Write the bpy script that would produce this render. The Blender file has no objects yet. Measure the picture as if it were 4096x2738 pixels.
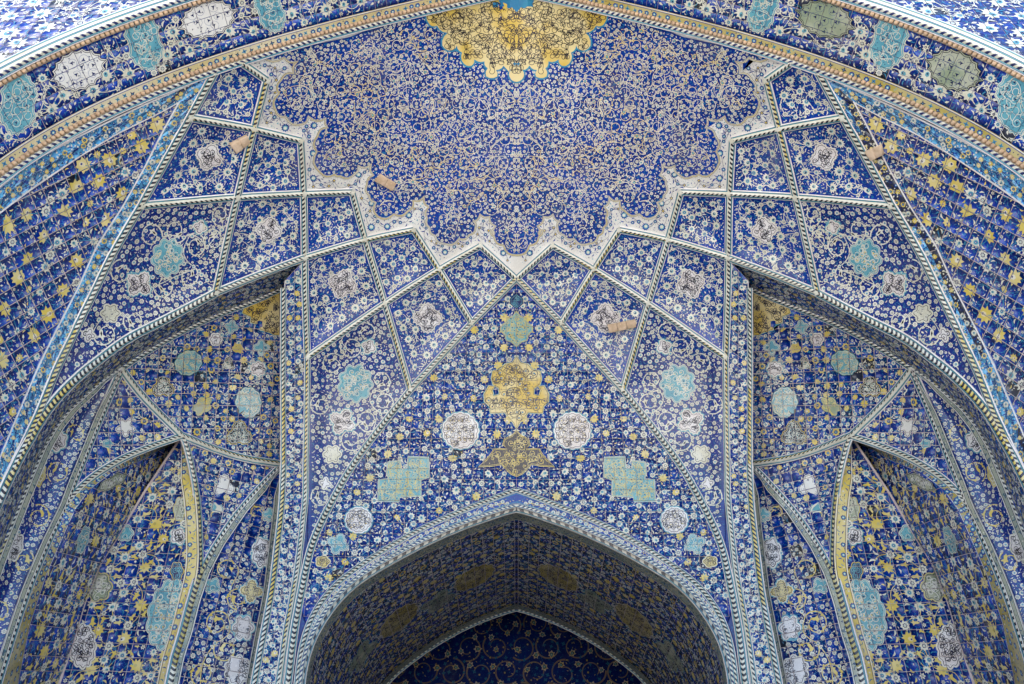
import bpy, bmesh, math, random
import numpy as np
from math import pi, sin, cos, radians as R
from mathutils import Vector
from mathutils.kdtree import KDTree

# ------------------------------------------------------------------ camera, world, sun, exposure
scn = bpy.context.scene
COL = scn.collection
EYE = 1.6
PITCH = R(40)
LENS = 28.0
cam_d = bpy.data.cameras.new('camera')
cam = bpy.data.objects.new('camera', cam_d)
COL.objects.link(cam)
cam.location = (0, 0, EYE)
cam.rotation_euler = (pi/2 + PITCH, 0, 0)
cam_d.lens = LENS
cam_d.sensor_width = 36
cam_d.shift_x = -18/4096
cam_d.clip_start = 0.1
cam_d.clip_end = 3000
scn.camera = cam

SUN_EL, SUN_AZ = R(52), R(-66)          # azimuth from +Y towards +X
world = bpy.data.worlds.new('World')
scn.world = world
world.use_nodes = True
wn = world.node_tree
wn.nodes.clear()
sky = wn.nodes.new('ShaderNodeTexSky')
sky.sky_type = 'NISHITA'
sky.sun_disc = False
sky.sun_elevation = SUN_EL
sky.sun_rotation = SUN_AZ
sky.dust_density = 2.0
bg = wn.nodes.new('ShaderNodeBackground')
bg.inputs[1].default_value = 0.15
wo = wn.nodes.new('ShaderNodeOutputWorld')
wn.links.new(sky.outputs[0], bg.inputs[0])
wn.links.new(bg.outputs[0], wo.inputs[0])

sun_d = bpy.data.lights.new('sun', 'SUN')
sun_d.energy = 4.5
sun_d.angle = R(0.5)
sun_d.color = (1.0, 0.97, 0.93)
sun = bpy.data.objects.new('sun', sun_d)
COL.objects.link(sun)
sdir = Vector((sin(SUN_AZ)*cos(SUN_EL), cos(SUN_AZ)*cos(SUN_EL), sin(SUN_EL)))
sun.rotation_euler = sdir.to_track_quat('Z', 'Y').to_euler()
sun.location = (0, -20, 60)

scn.view_settings.view_transform = 'Standard'
scn.view_settings.look = 'None'
scn.view_settings.exposure = 2.0
scn.view_settings.gamma = 1
scn.view_settings.use_curve_mapping = False
scn.render.engine = 'CYCLES'
scn.cycles.use_denoising = True
scn.cycles.max_bounces = 8
scn.cycles.diffuse_bounces = 5
scn.cycles.glossy_bounces = 3

# ------------------------------------------------------------------ geometry of the vault
FPX, CX, CY = 28/36*4096, 2066.0, 1369.0
CT, ST = cos(PITCH), sin(PITCH)
Y1, Y0 = 8.0, 6.55        # inner and outer plane of the front arch
ZS, ZA, X0 = 7.0, 16.2, 8.6
PE = 2.3


def a2(p):
    return np.atleast_2d(np.asarray(p, float))


def dirs(px):
    px = a2(px)
    u = (px[:, 0]-CX)/FPX
    v = (CY-px[:, 1])/FPX
    return np.stack([u, CT-v*ST, ST+v*CT], 1)


def topx(P):
    """3-D point (eye at the origin) -> position in the photograph"""
    d = P[:, 1]*CT + P[:, 2]*ST
    u = P[:, 0]/d
    v = (P[:, 2]*CT-P[:, 1]*ST)/d
    return np.stack([CX+u*FPX, CY-v*FPX], 1)


def prof(z, off=0.0):
    t = np.clip((z-ZS)/(ZA+off-ZS), 0, 1)
    return np.maximum((X0+off)*(1-t**2.7)**1.06, 1e-3)


def shell(off=0.0):
    def g(P):
        X = prof(P[:, 2], off)
        return (np.abs(P[:, 0])/X)**PE + (np.maximum(P[:, 1]-Y1, 0)/X)**PE - 1

    def f(px):
        d = dirs(px)
        a = np.full(len(d), 6.0)
        b = np.full(len(d), 34.0)
        for _ in range(13):
            m = (a+b)/2
            s = g(d*m[:, None]) > 0
            b = np.where(s, m, b)
            a = np.where(s, a, m)
        ga = g(d*a[:, None]); gb = g(d*b[:, None])
        for _ in range(4):
            den = np.where(np.abs(gb-ga) < 1e-14, 1, gb-ga)
            m = np.clip(a-ga*(b-a)/den, np.minimum(a, b), np.maximum(a, b))
            gm = g(d*m[:, None])
            s = gm > 0
            b = np.where(s, m, b); gb = np.where(s, gm, gb)
            a = np.where(s, a, m); ga = np.where(s, ga, gm)
        return d*((a+b)/2)[:, None]
    return f


def plane_surf(O, n):
    O = np.asarray(O, float); n = np.asarray(n, float)

    def f(px):
        d = dirs(px)
        return d*((O@n)/(d@n))[:, None]
    return f


def fit_plane(P):
    c = P.mean(0)
    _, _, vt = np.linalg.svd(P-c)
    return c, vt[2]


def deeper(surf, k):
    return lambda px: surf(px)*(1+k)


def seg_dist(P, poly, closed=True):
    poly = a2(poly)
    A = poly
    B = np.roll(poly, -1, 0)
    if not closed:
        A, B = A[:-1], B[:-1]
    out = np.full(len(P), 1e9)
    for i in range(0, len(P), 20000):
        q = P[i:i+20000, None, :]
        ab = (B-A)[None]
        t = np.clip(((q-A[None])*ab).sum(2)/np.maximum((ab**2).sum(2), 1e-12), 0, 1)
        d = q-(A[None]+ab*t[..., None])
        out[i:i+20000] = np.sqrt((d**2).sum(2)).min(1)
    return out


def inside(P, poly):
    poly = a2(poly)
    x, y = P[:, 0], P[:, 1]
    r = np.zeros(len(P), bool)
    A = poly; B = np.roll(poly, -1, 0)
    for (x1, y1), (x2, y2) in zip(A, B):
        if y1 == y2:
            continue
        c = ((y1 > y) != (y2 > y)) & (x < (x2-x1)*(y-y1)/(y2-y1)+x1)
        r ^= c
    return r


def dipped(surf, poly, dip, w):
    poly = a2(poly)

    def f(px):
        px = a2(px)
        P = surf(px)
        d = seg_dist(px, poly)*inside(px, poly)
        t = np.clip(d/w, 0, 1)
        t = t*t*(3-2*t)
        r = np.linalg.norm(P, axis=1)
        return P*(1+dip*t/r)[:, None]
    return f


# maps from a flat parameter (about metres) to the surface
class PxMap:
    def __init__(s, surf, k=0.0053):
        s.surf, s.k = surf, k

    def inv(s, px): return a2(px)*(s.k, -s.k)
    def px(s, st): return a2(st)/(s.k, -s.k)
    def P(s, st): return s.surf(s.px(st))


class PlMap:
    def __init__(s, surf, poly, up=(0, 0, 1), rot=0.0):
        P = surf(poly)
        s.surf = surf
        s.O, s.n = fit_plane(P)
        if s.n@s.O > 0:
            s.n = -s.n
        e = np.cross(np.asarray(up, float), s.n)
        e /= np.linalg.norm(e)
        f = np.cross(s.n, e)
        s.e = e*cos(rot)+f*sin(rot)
        s.f = -e*sin(rot)+f*cos(rot)

    def inv(s, px):
        d = dirs(px)
        P = d*((s.O@s.n)/(d@s.n))[:, None]-s.O
        return np.stack([P@s.e, P@s.f], 1)

    def px(s, st):
        st = a2(st)
        return topx(s.O+st[:, :1]*s.e+st[:, 1:]*s.f)

    def P(s, st): return s.surf(s.px(st))


def resample(c, n=None, step=None):
    c = a2(c)
    L = np.r_[0, np.cumsum(np.linalg.norm(np.diff(c, axis=0), axis=1))]
    if n is None:
        n = max(2, int(round(L[-1]/step))+1)
    t = np.linspace(0, L[-1], n)
    return np.stack([np.interp(t, L, c[:, k]) for k in range(c.shape[1])], 1)


def smooth(c, it=2):
    c = a2(c)
    for _ in range(it):
        q = c[:-1]*.75+c[1:]*.25
        r = c[:-1]*.25+c[1:]*.75
        m = np.empty((len(q)*2, c.shape[1])); m[0::2] = q; m[1::2] = r
        c = np.vstack([c[:1], m, c[-1:]])
    return c


class StripMap:
    """ruled between two space curves; s in metres along, w in metres across"""
    def __init__(s, A3, B3, n=160):
        s.A = resample(A3, n); s.B = resample(B3, n)
        s.L = np.linalg.norm(np.diff((s.A+s.B)/2, axis=0), axis=1).sum()
        s.W = np.linalg.norm(s.A-s.B, axis=1).mean()
        s.n = n
        s.T = np.linspace(0, s.L, n)

    def P(s, st):
        st = a2(st)
        A = np.stack([np.interp(st[:, 0], s.T, s.A[:, k]) for k in range(3)], 1)
        B = np.stack([np.interp(st[:, 0], s.T, s.B[:, k]) for k in range(3)], 1)
        w = (st[:, 1]/s.W)[:, None]
        return A*(1-w)+B*w

    def px(s, st): return topx(s.P(st))

    def rect(s, m=0.0): return np.array([(m, m), (s.L-m, m), (s.L-m, s.W-m), (m, s.W-m)])


def frames(M, st, eps=0.012):
    st = a2(st)
    P = M.P(st)
    U = M.P(st+(eps, 0)); V = M.P(st+(0, eps))
    if isinstance(M, StripMap):
        bad = st[:, 0] > M.L-2*eps
        if bad.any():
            U[bad] = 2*P[bad]-M.P(st[bad]-(eps, 0))
    e1 = (U-P); e2 = V-P
    n = np.cross(e1, e2)
    n /= np.maximum(np.linalg.norm(n, axis=1, keepdims=True), 1e-12)
    sg = np.where((n*P).sum(1) > 0, -1.0, 1.0)
    n *= sg[:, None]
    l1 = np.linalg.norm(e1, axis=1, keepdims=True)
    e1u = e1/np.maximum(l1, 1e-12)
    e2u = np.cross(n, e1u)*sg[:, None]
    e2u /= np.maximum(np.linalg.norm(e2u, axis=1, keepdims=True), 1e-12)
    # matrix from metric tangent offsets to parameter offsets
    a11 = (e1*e1u).sum(1)/eps; a12 = (e2*e1u).sum(1)/eps
    a22 = (e2*e2u).sum(1)/eps
    J = np.zeros((len(st), 2, 2))
    J[:, 0, 0] = 1/a11; J[:, 1, 1] = 1/a22; J[:, 0, 1] = -a12/(a11*a22)
    return P, e1u, e2u, n, J


# ------------------------------------------------------------------ materials
def new_mat(name):
    m = bpy.data.materials.new(name)
    m.use_nodes = True
    nt = m.node_tree
    nt.nodes.clear()
    o = nt.nodes.new('ShaderNodeOutputMaterial')
    b = nt.nodes.new('ShaderNodeBsdfPrincipled')
    nt.links.new(b.outputs[0], o.inputs[0])
    return m, nt, b


def nd(nt, t, **kw):
    n = nt.nodes.new(t)
    for k, v in kw.items():
        if k in ('i', ):
            for a, b in v.items():
                n.inputs[a].default_value = b
        else:
            setattr(n, k, v)
    return n


def mixc(nt, f, a, b, mode='MIX'):
    n = nt.nodes.new('ShaderNodeMix')
    n.data_type = 'RGBA'
    n.blend_type = mode
    for sock, v in ((n.inputs[0], f), (n.inputs[6], a), (n.inputs[7], b)):
        if isinstance(v, bpy.types.NodeSocket):
            nt.links.new(v, sock)
        elif isinstance(v, (int, float)):
            sock.default_value = v
        else:
            sock.default_value = (*v, 1) if len(v) == 3 else v
    return n.outputs[2]


def noise(nt, pos, scale, detail=2, rough=.5, dim=None):
    n = nd(nt, 'ShaderNodeTexNoise', i={'Scale': scale, 'Detail': detail, 'Roughness': rough})
    nt.links.new(pos, n.inputs['Vector'])
    return n.outputs[0]


def ramp(nt, f, lo, hi, smooth=True):
    n = nt.nodes.new('ShaderNodeMapRange')
    n.interpolation_type = 'SMOOTHSTEP' if smooth else 'LINEAR'
    nt.links.new(f, n.inputs[0])
    n.inputs[1].default_value = lo
    n.inputs[2].default_value = hi
    return n.outputs[0]


def glaze(name, c1, c2=None, rough=.20, blotch=1.6, tile=False, specks=None, bump=.08, spec=.6, joint=False, dirt=.35, extra=None):
    """glazed ceramic: two tones blended in blotches, dirt film, uneven gloss"""
    m, nt, b = new_mat(name)
    geo = nt.nodes.new('ShaderNodeNewGeometry')
    pos = geo.outputs['Position']
    if extra:
        ax = nd(nt, 'ShaderNodeMapping'); nt.links.new(pos, ax.inputs[0]); pos2 = ax.outputs[0]
    c2 = c2 or tuple(x*.75 for x in c1)
    col = mixc(nt, ramp(nt, noise(nt, pos, blotch, 3), .38, .62), c1, c2)
    if specks:
        for (sc, lo, hi, sat, cc) in specks:
            # curled fragments: thresholded noise warped by noise
            wv = nd(nt, 'ShaderNodeTexNoise', i={'Scale': sc*.55, 'Detail': 0.0})
            nt.links.new(pos, wv.inputs['Vector'])
            vm = nd(nt, 'ShaderNodeVectorMath', operation='MULTIPLY_ADD')
            nt.links.new(wv.outputs['Color'], vm.inputs[0])
            vm.inputs[1].default_value = (sat, sat, sat)
            nt.links.new(pos, vm.inputs[2])
            f = ramp(nt, noise(nt, vm.outputs[0], sc, 1), lo, hi)
            col = mixc(nt, f, col, cc)
    fine = noise(nt, pos, 28, 4, .6)
    col = mixc(nt, ramp(nt, fine, .55, .8), col, tuple(min(1, x*1.25+.01) for x in c1))
    if tile:
        oi = nt.nodes.new('ShaderNodeObjectInfo')
        hs = nt.nodes.new('ShaderNodeHueSaturation')
        mr = nt.nodes.new('ShaderNodeMapRange')
        nt.links.new(oi.outputs['Random'], mr.inputs[0])
        mr.inputs[3].default_value = .8; mr.inputs[4].default_value = 1.22
        nt.links.new(mr.outputs[0], hs.inputs['Value'])
        nt.links.new(col, hs.inputs['Color'])
        col = hs.outputs[0]
        wn_ = nd(nt, 'ShaderNodeTexWhiteNoise', noise_dimensions='1D')
        nt.links.new(oi.outputs['Random'], wn_.inputs['W'])
        col = mixc(nt, ramp(nt, wn_.outputs['Value'], .985, .987), col, (.03, .035, .055))
    d = noise(nt, pos, .9, 5, .65)
    col = mixc(nt, ramp(nt, d, .5, .85), col, mixc(nt, dirt, col, (.30, .26, .2)))
    nt.links.new(col, b.inputs['Base Color'])
    mr = nt.nodes.new('ShaderNodeMapRange')
    nt.links.new(noise(nt, pos, 5, 3), mr.inputs[0])
    mr.inputs[3].default_value = rough*.65; mr.inputs[4].default_value = rough*1.45
    nt.links.new(mr.outputs[0], b.inputs['Roughness'])
    b.inputs['Specular IOR Level'].default_value = spec
    if bump:
        bp = nd(nt, 'ShaderNodeBump', i={'Strength': bump, 'Distance': .01})
        nt.links.new(noise(nt, pos, 14, 3, .6), bp.inputs['Height'])
        nt.links.new(bp.outputs[0], b.inputs['Normal'])
    return m


TEAL = (.035, .21, .34)
COB, COB2 = (.001, .015, .165), (.002, .030, .27)
MT = {}
MT['cobalt'] = glaze('cobalt_glaze', COB, COB2, specks=[(26, .60, .62, .05, (.01, .12, .30))])
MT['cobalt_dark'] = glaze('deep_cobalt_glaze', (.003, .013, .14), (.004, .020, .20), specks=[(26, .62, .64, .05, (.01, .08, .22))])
MT['tile'] = glaze('cobalt_tile_glaze', COB, COB2, tile=True, specks=[(26, .60, .62, .05, (.01, .12, .30))])
MT['tile_dark'] = glaze('shaded_tile_glaze', (.012, .022, .14), (.02, .03, .2), tile=True, specks=[(18, .60, .62, .05, (.05, .09, .14))], dirt=.5)  # tile glaze with the passage's shade put into its colour
MT['lightblue'] = glaze('sky_blue_tile_glaze', (.07, .29, .52), (.10, .37, .58), tile=True, specks=[(22, .61, .63, .05, (.02, .08, .36))])
MT['cream'] = glaze('cream_glaze', (.68, .66, .55), (.60, .57, .44), blotch=2.2)
MT['ivory'] = glaze('ivory_ground_glaze', (.74, .72, .66), (.66, .63, .56), blotch=1.0)
MT['goldcream'] = glaze('honey_cream_glaze', (.68, .55, .26), (.72, .67, .54), blotch=1.1)
MT['gold'] = glaze('gold_yellow_glaze', (.62, .43, .07), (.72, .60, .30), blotch=1.3)
MT['teal_line'] = glaze('dull_teal_glaze', (.05, .20, .24), (.08, .27, .30), blotch=2)
MT['yellow'] = glaze('yellow_glaze', (.62, .47, .09), (.66, .55, .24), blotch=2.4)
MT['mustard'] = glaze('mustard_glaze', (.40, .32, .07), (.50, .43, .20), blotch=1.4)
MT['straw'] = glaze('straw_strip_glaze', (.62, .55, .36), (.54, .44, .20), blotch=.5)
MT['teal'] = glaze('turquoise_glaze', (.09, .29, .36), (.14, .38, .43), blotch=3)
MT['tealdk'] = glaze('deep_turquoise_glaze', (.03, .18, .33), (.04, .24, .38), blotch=3)
MT['sage'] = glaze('sage_green_glaze', (.26, .31, .20), (.42, .43, .32), blotch=2.5)
MT['greyband'] = glaze('grey_green_glaze', (.24, .27, .22), (.34, .35, .26), blotch=1.5, specks=[(16, .6, .63, .08, (.05, .10, .14))])
MT['white'] = glaze('white_glaze', (.78, .75, .72), (.68, .62, .58), blotch=2)
MT['black'] = glaze('black_glaze', (.016, .015, .02), (.03, .025, .035), dirt=.15)
MT['navy'] = glaze('navy_glaze', (.012, .018, .075), (.02, .03, .12), dirt=.2)
MT['grout'] = glaze('pinkish_grout', (.60, .49, .45), (.44, .35, .32), rough=.8, spec=.2, bump=.6)
MT['plaster'] = glaze('tan_plaster', (.62, .46, .32), (.48, .34, .22), rough=.9, spec=.1, bump=.9, blotch=5)
MT['brick'] = glaze('tan_brick', (.55, .38, .24), (.40, .27, .17), rough=.85, spec=.15, bump=.8, blotch=7)
MT['masonry'] = glaze('brown_masonry', (.30, .22, .15), (.22, .16, .11), rough=.9, spec=.1, bump=.8)
MT['paving'] = glaze('pale_stone_paving', (.50, .48, .45), (.42, .40, .37), rough=.8, spec=.2, blotch=.2)

# ------------------------------------------------------------------ mesh batches and objects
MATS = {}


class Batch:
    def __init__(s):
        s.V, s.F, s.M, s.n, s.ms = [], [], [], 0, []

    def add(s, V, F, mat):
        V = np.asarray(V, float).reshape(-1, 3)
        if len(V) == 0 or len(F) == 0:
            return
        if mat not in s.ms:
            s.ms.append(mat)
        F = np.asarray(F, np.int64)
        s.V.append(V); s.F.append(F+s.n)
        s.M.append(np.full(len(F), s.ms.index(mat)))
        s.n += len(V)

    def mirrored(s):
        for V, F, M in list(zip(s.V, s.F, s.M)):
            base = F.min() if len(F) else 0
        V = np.vstack(s.V)*(-1, 1, 1)
        n0 = s.n
        for F, M in list(zip(s.F, s.M)):
            s.F.append(F[:, ::-1]+n0); s.M.append(M)
        s.V.append(V); s.n += len(V)
        return s

    def mesh(s, name, smooth=False, center=True, weld=False):
        V = np.vstack(s.V)+(0, 0, EYE)
        c = V.mean(0) if center else np.zeros(3)
        me = bpy.data.meshes.new(name)
        me.vertices.add(len(V))
        me.vertices.foreach_set('co', (V-c).astype(np.float32).ravel())
        loops = np.concatenate([f.ravel() for f in s.F])
        cnt = np.concatenate([np.full(len(f), f.shape[1]) for f in s.F])
        st = np.r_[0, np.cumsum(cnt)[:-1]]
        me.loops.add(len(loops)); me.loops.foreach_set('vertex_index', loops.astype(np.int32))
        me.polygons.add(len(cnt))
        me.polygons.foreach_set('loop_start', st.astype(np.int32))
        me.polygons.foreach_set('material_index', np.concatenate(s.M).astype(np.int32))
        for m in s.ms:
            me.materials.append(MT[m])
        me.update(calc_edges=True)
        if weld:
            bm = bmesh.new(); bm.from_mesh(me)
            bmesh.ops.remove_doubles(bm, verts=bm.verts, dist=1e-4)
            bm.to_mesh(me); bm.free()
        if smooth:
            me.polygons.foreach_set('use_smooth', np.ones(len(me.polygons), bool))
        return me, c


def prop(o, **kw):
    for k, v in kw.items():
        if v is not None:
            o[k] = v
    return o


def link(name, batch, parent=None, smooth=False, weld=False, **kw):
    if not batch.V:
        return None
    me, c = batch.mesh(name, smooth, True, weld)
    o = bpy.data.objects.new(name, me)
    COL.objects.link(o)
    w = Vector(c)
    if parent is not None:
        o.parent = parent
        pw = Vector(parent['_w'])
        o.location = w-pw
    else:
        o.location = w
    o['_w'] = tuple(w)
    return prop(o, **kw)


def thing(name, label, cat, loc=(0, 0, 0), group=None, kind=None):
    o = bpy.data.objects.new(name, None)
    COL.objects.link(o)
    o.location = loc
    o['_w'] = tuple(loc)
    return prop(o, label=label, category=cat, group=group, kind=kind)


def mirror_tree(o, parent=None, swap=None, relabel=None):
    """the other side of the symmetrical building, with every part mirrored"""
    c = o.copy()
    COL.objects.link(c)
    if c.data:
        me = o.data.copy()
        n = len(me.vertices)
        co = np.empty(n*3, np.float32)
        me.vertices.foreach_get('co', co)
        co[0::3] *= -1
        me.vertices.foreach_set('co', co)
        me.flip_normals()
        if swap:
            for i, m in enumerate(me.materials):
                if m.name in swap:
                    me.materials[i] = MT[swap[m.name]]
        c.data = me
    c.location.x *= -1
    w = list(o['_w']); w[0] *= -1
    c['_w'] = w
    if relabel and 'label' in c:
        for a, b in relabel.items():
            c['label'] = c['label'].replace(a, b)
    c.parent = parent
    for ch in list(o.children):
        mirror_tree(ch, c, swap, relabel)
    return c


def clip_axis(poly, ax, v, keep_less):
    out = []
    n = len(poly)
    for i in range(n):
        p, q = poly[i], poly[(i+1) % n]
        dp = (v-p[ax]) if keep_less else (p[ax]-v)
        dq = (v-q[ax]) if keep_less else (q[ax]-v)
        if dp >= 0:
            out.append(p)
        if (dp > 0 and dq < 0) or (dp < 0 and dq > 0):
            t = dp/(dp-dq)
            out.append((p[0]+(q[0]-p[0])*t, p[1]+(q[1]-p[1])*t))
    return out


def area(p):
    p = np.asarray(p)
    return .5*abs(np.dot(p[:, 0], np.roll(p[:, 1], -1))-np.dot(p[:, 1], np.roll(p[:, 0], -1)))


def cells(poly, hx, hy, gap=0.0, ox=0.0, oy=0.0, stagger=False):
    """polygon cut into grid cells; list of polygons"""
    poly = [tuple(p) for p in poly]
    xs = [p[0] for p in poly]
    out = []
    i0 = math.floor((min(xs)-ox)/hx); i1 = math.ceil((max(xs)-ox)/hx)
    for i in range(i0, i1):
        a = clip_axis(poly, 0, ox+i*hx+gap/2, False)
        if len(a) < 3: continue
        a = clip_axis(a, 0, ox+(i+1)*hx-gap/2, True)
        if len(a) < 3: continue
        ys = [p[1] for p in a]
        j0 = math.floor((min(ys)-oy)/hy); j1 = math.ceil((max(ys)-oy)/hy)
        for j in range(j0, j1):
            b = clip_axis(a, 1, oy+j*hy+gap/2, False)
            if len(b) < 3: continue
            b = clip_axis(b, 1, oy+(j+1)*hy-gap/2, True)
            if len(b) < 3: continue
            if area(b) > 1e-5:
                out.append((b, i, j))
    return out


def add_cells(B, M, cl, mat, h=0.0, n_at=None):
    """faces of the cells, lifted by h along the surface normal"""
    sizes = {}
    for b, i, j in cl:
        sizes.setdefault(len(b), []).append(b)
    for k, L in sizes.items():
        st = np.array(L).reshape(-1, 2)
        if h:
            P, _, _, n, _ = frames(M, st)
            V = P+n*h
        else:
            V = M.P(st)
        F = np.arange(len(st)).reshape(-1, k)
        # face the eye
        A = V[F[:, 0]]; nn = np.zeros((len(F), 3))
        for q in range(1, k-1):
            nn += np.cross(V[F[:, q]]-A, V[F[:, q+1]]-A)
        flip = (nn*A).sum(1) > 0
        F[flip] = F[flip][:, ::-1]
        B.add(V, F, mat)


def sheet(B, M, poly, mat, h=0.0, cell=.3):
    add_cells(B, M, cells(poly, cell, cell), mat, h)


# ------------------------------------------------------------------ stamps: small flat motifs
def fan(pts):
    pts = np.array(pts, float)
    V = np.vstack([pts.mean(0, keepdims=True), pts])
    n = len(pts)
    F = [(0, 1+i, 1+(i+1) % n) for i in range(n)]
    return V, np.array(F)


def star(n, r1, r2, ph=0.0, c=(0, 0), half=False):
    a = np.arange(2*n)*pi/n+ph
    r = np.where(np.arange(2*n) % 2 == 0, r1, r2)
    p = np.stack([r*np.cos(a)+c[0], r*np.sin(a)+c[1]], 1)
    V = np.vstack([[c], p])
    F = np.array([(0, 1+i, 1+(i+1) % (2*n)) for i in range(2*n)])
    return V, F


def ngon(n, r, c=(0, 0), sx=1, sy=1):
    a = np.arange(n)*2*pi/n
    p = np.stack([r*np.cos(a)*sx+c[0], r*np.sin(a)*sy+c[1]], 1)
    return fan(p)


def leafshape(l, w, bend=.3):
    t = np.linspace(0, 1, 5)
    up = np.stack([t*2*l-l, np.sin(t*pi)*w+np.sin(t*pi)*bend*l], 1)
    dn = np.stack([t*2*l-l, -np.sin(t*pi)*w*.5+np.sin(t*pi)*bend*l], 1)[1:-1][::-1]
    return fan(np.vstack([up, dn]))


def ring_tris(n, r0, r1):
    a = np.arange(n)*2*pi/n
    V = np.vstack([np.stack([r0*np.cos(a), r0*np.sin(a)], 1), np.stack([r1*np.cos(a), r1*np.sin(a)], 1)])
    F = []
    for i in range(n):
        j = (i+1) % n
        F += [(i, j, n+j), (i, n+j, n+i)]
    return V, np.array(F)


STAMP = {
    'rosette': [(star(8, 1.05, .76), 'cream', 0), (star(7, .52, .36), 'navy', 1), (ngon(6, .30), 'cream', 2), (ngon(4, .12), 'teal', 3)],
    'rosetteteal': [(star(9, 1.08, .74), 'cream', 0), (ngon(8, .46), 'teal', 1), (ngon(6, .24), 'cobalt', 2), (ngon(5, .12), 'cream', 3)],
    'rosette_y': [(star(8, 1, .74), 'yellow', 0), (ngon(8, .45), 'cobalt_dark', 1), (ngon(5, .24), 'teal', 2)],
    'petals': [(star(6, 1, .5), 'cream', 0), (ngon(6, .34), 'navy', 1), (ngon(5, .17), 'cream', 2)],
    'sunflower': [(star(12, 1.08, .70), 'cream', 0), (ngon(9, .38), 'teal', 1), (ngon(6, .24, (.05, -.05)), 'navy', 2), (ngon(4, .12, (.02, .1)), 'cream', 3)],
    'sunflower_y': [(fan([(-.6, .1), (-.85, .35), (-.5, .4), (-.5, .8), (-.15, .55), (.05, 1.0), (.25, .58), (.65, .85), (.6, .42), (1.08, .42), (.78, .12), (1.15, -.08), (.75, -.2), (.95, -.6), (.5, -.48), (.35, -.95), (.05, -.55), (-.4, -.85), (-.4, -.42), (-.85, -.3)]), 'yellow', 0), (ngon(5, .24, (-.1, 0)), 'mustard', 1), (ngon(4, .15, (-.55, 0)), 'teal', 2)],
    'palmette': [(fan([(-.75, 0), (-.45, .30), (-.55, .62), (-.1, .5), (0, .9), (.25, .55), (.62, .72), (.6, .32), (1.0, .22), (.8, 0), (1.0, -.22), (.6, -.32), (.62, -.72), (.25, -.55), (0, -.9), (-.1, -.5), (-.55, -.62), (-.45, -.30)]), 'yellow', 0),
                 (ngon(6, .26, (-.05, 0), 1.3, 1), 'goldcream', 1), (ngon(5, .12, (-.15, 0)), 'cobalt_dark', 2)],
    'palmette_c': [(fan([(-.75, 0), (-.45, .30), (-.55, .62), (-.1, .5), (0, .9), (.25, .55), (.62, .72), (.6, .32), (1.0, .22), (.8, 0), (1.0, -.22), (.6, -.32), (.62, -.72), (.25, -.55), (0, -.9), (-.1, -.5), (-.55, -.62), (-.45, -.30)]), 'cream', 0),
                   (ngon(6, .28, (-.05, 0), 1.3, 1), 'teal', 1), (ngon(5, .13, (-.12, 0)), 'navy', 2)],
    'lotus': [(fan([(-1.05, 0), (-.5, .35), (-.62, .8), (-.05, .55), (.35, .75), (.45, .35), (1.1, 0), (.45, -.35), (.35, -.75), (-.05, -.55), (-.62, -.8), (-.5, -.35)]), 'goldcream', 0),
              (fan([(-.35, .42), (-.45, 0), (-.35, -.42), (.15, -.38), (.7, 0), (.15, .38)]), 'black', 1),
              (fan([(-.22, .30), (-.28, 0), (-.22, -.30), (.12, -.30), (.55, 0), (.12, .30)]), 'teal', 2), (ngon(4, .1, (0, 0)), 'goldcream', 3)],
    'split': [(fan([(-1, .1), (-.5, .42), (.1, .3), (.5, .75), (.6, .25), (1.1, .15), (.55, -.1), (.45, -.6), (0, -.2), (-.5, -.15)]), 'goldcream', 0),
              (fan([(-.5, .12), (-.1, .2), (.35, .05), (-.1, -.05)]), 'black', 1)],
    'split_c': [(fan([(-1, .1), (-.5, .42), (.1, .3), (.5, .75), (.6, .25), (1.1, .15), (.55, -.1), (.45, -.6), (0, -.2), (-.5, -.15)]), 'cream', 0),
                (fan([(-.5, .14), (-.1, .24), (.4, .06), (-.1, -.07)]), 'black', 1)],
    'split_y': [(fan([(-1, .1), (-.5, .42), (.1, .3), (.5, .75), (.6, .25), (1.1, .15), (.55, -.1), (.45, -.6), (0, -.2), (-.5, -.15)]), 'yellow', 0)],
    'leaf': [(leafshape(1.15, .42, .35), 'cream', 0)],
    'leaf_y': [(leafshape(1, .42), 'yellow', 0)],
    'leaf_t': [(leafshape(1.1, .24, .4), 'tealdk', 0)],
    'leaf_n': [(leafshape(1, .35), 'cobalt', 0)],
    'bud': [(fan([(-.9, 0), (-.2, .5), (.3, .35), (1, 0), (.3, -.35), (-.2, -.5)]), 'cream', 0)],
    'dot': [(ngon(6, 1), 'cream', 0)],
    'star_n': [(star(4, 1, .38), 'navy', 0), (ngon(4, .22), 'teal', 1)],
    'star_t': [(star(4, 1, .38), 'tealdk', 0), (ngon(4, .2), 'navy', 1)],
    'ros_n': [(star(8, 1, .7), 'cobalt', 0), (ngon(6, .5), 'teal', 1), (ngon(5, .26), 'cream', 2)],
    'petal_n': [(star(6, 1, .45), 'navy', 0), (ngon(5, .4), 'yellow', 1)],
    'lotus_n': [(star(11, 1, .72), 'cobalt', 0), (ngon(7, .6, (.05, 0)), 'teal', 1), (ngon(6, .4, (.1, 0)), 'cream', 2)],
    'fleck': [(star(3, 1, .35), 'navy', 0)],
    'fleck_t': [(star(3, 1, .4), 'teal', 0)],
    'fleck_y': [(star(3, 1, .4), 'gold', 0)],
}
LAY = .0012


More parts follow.
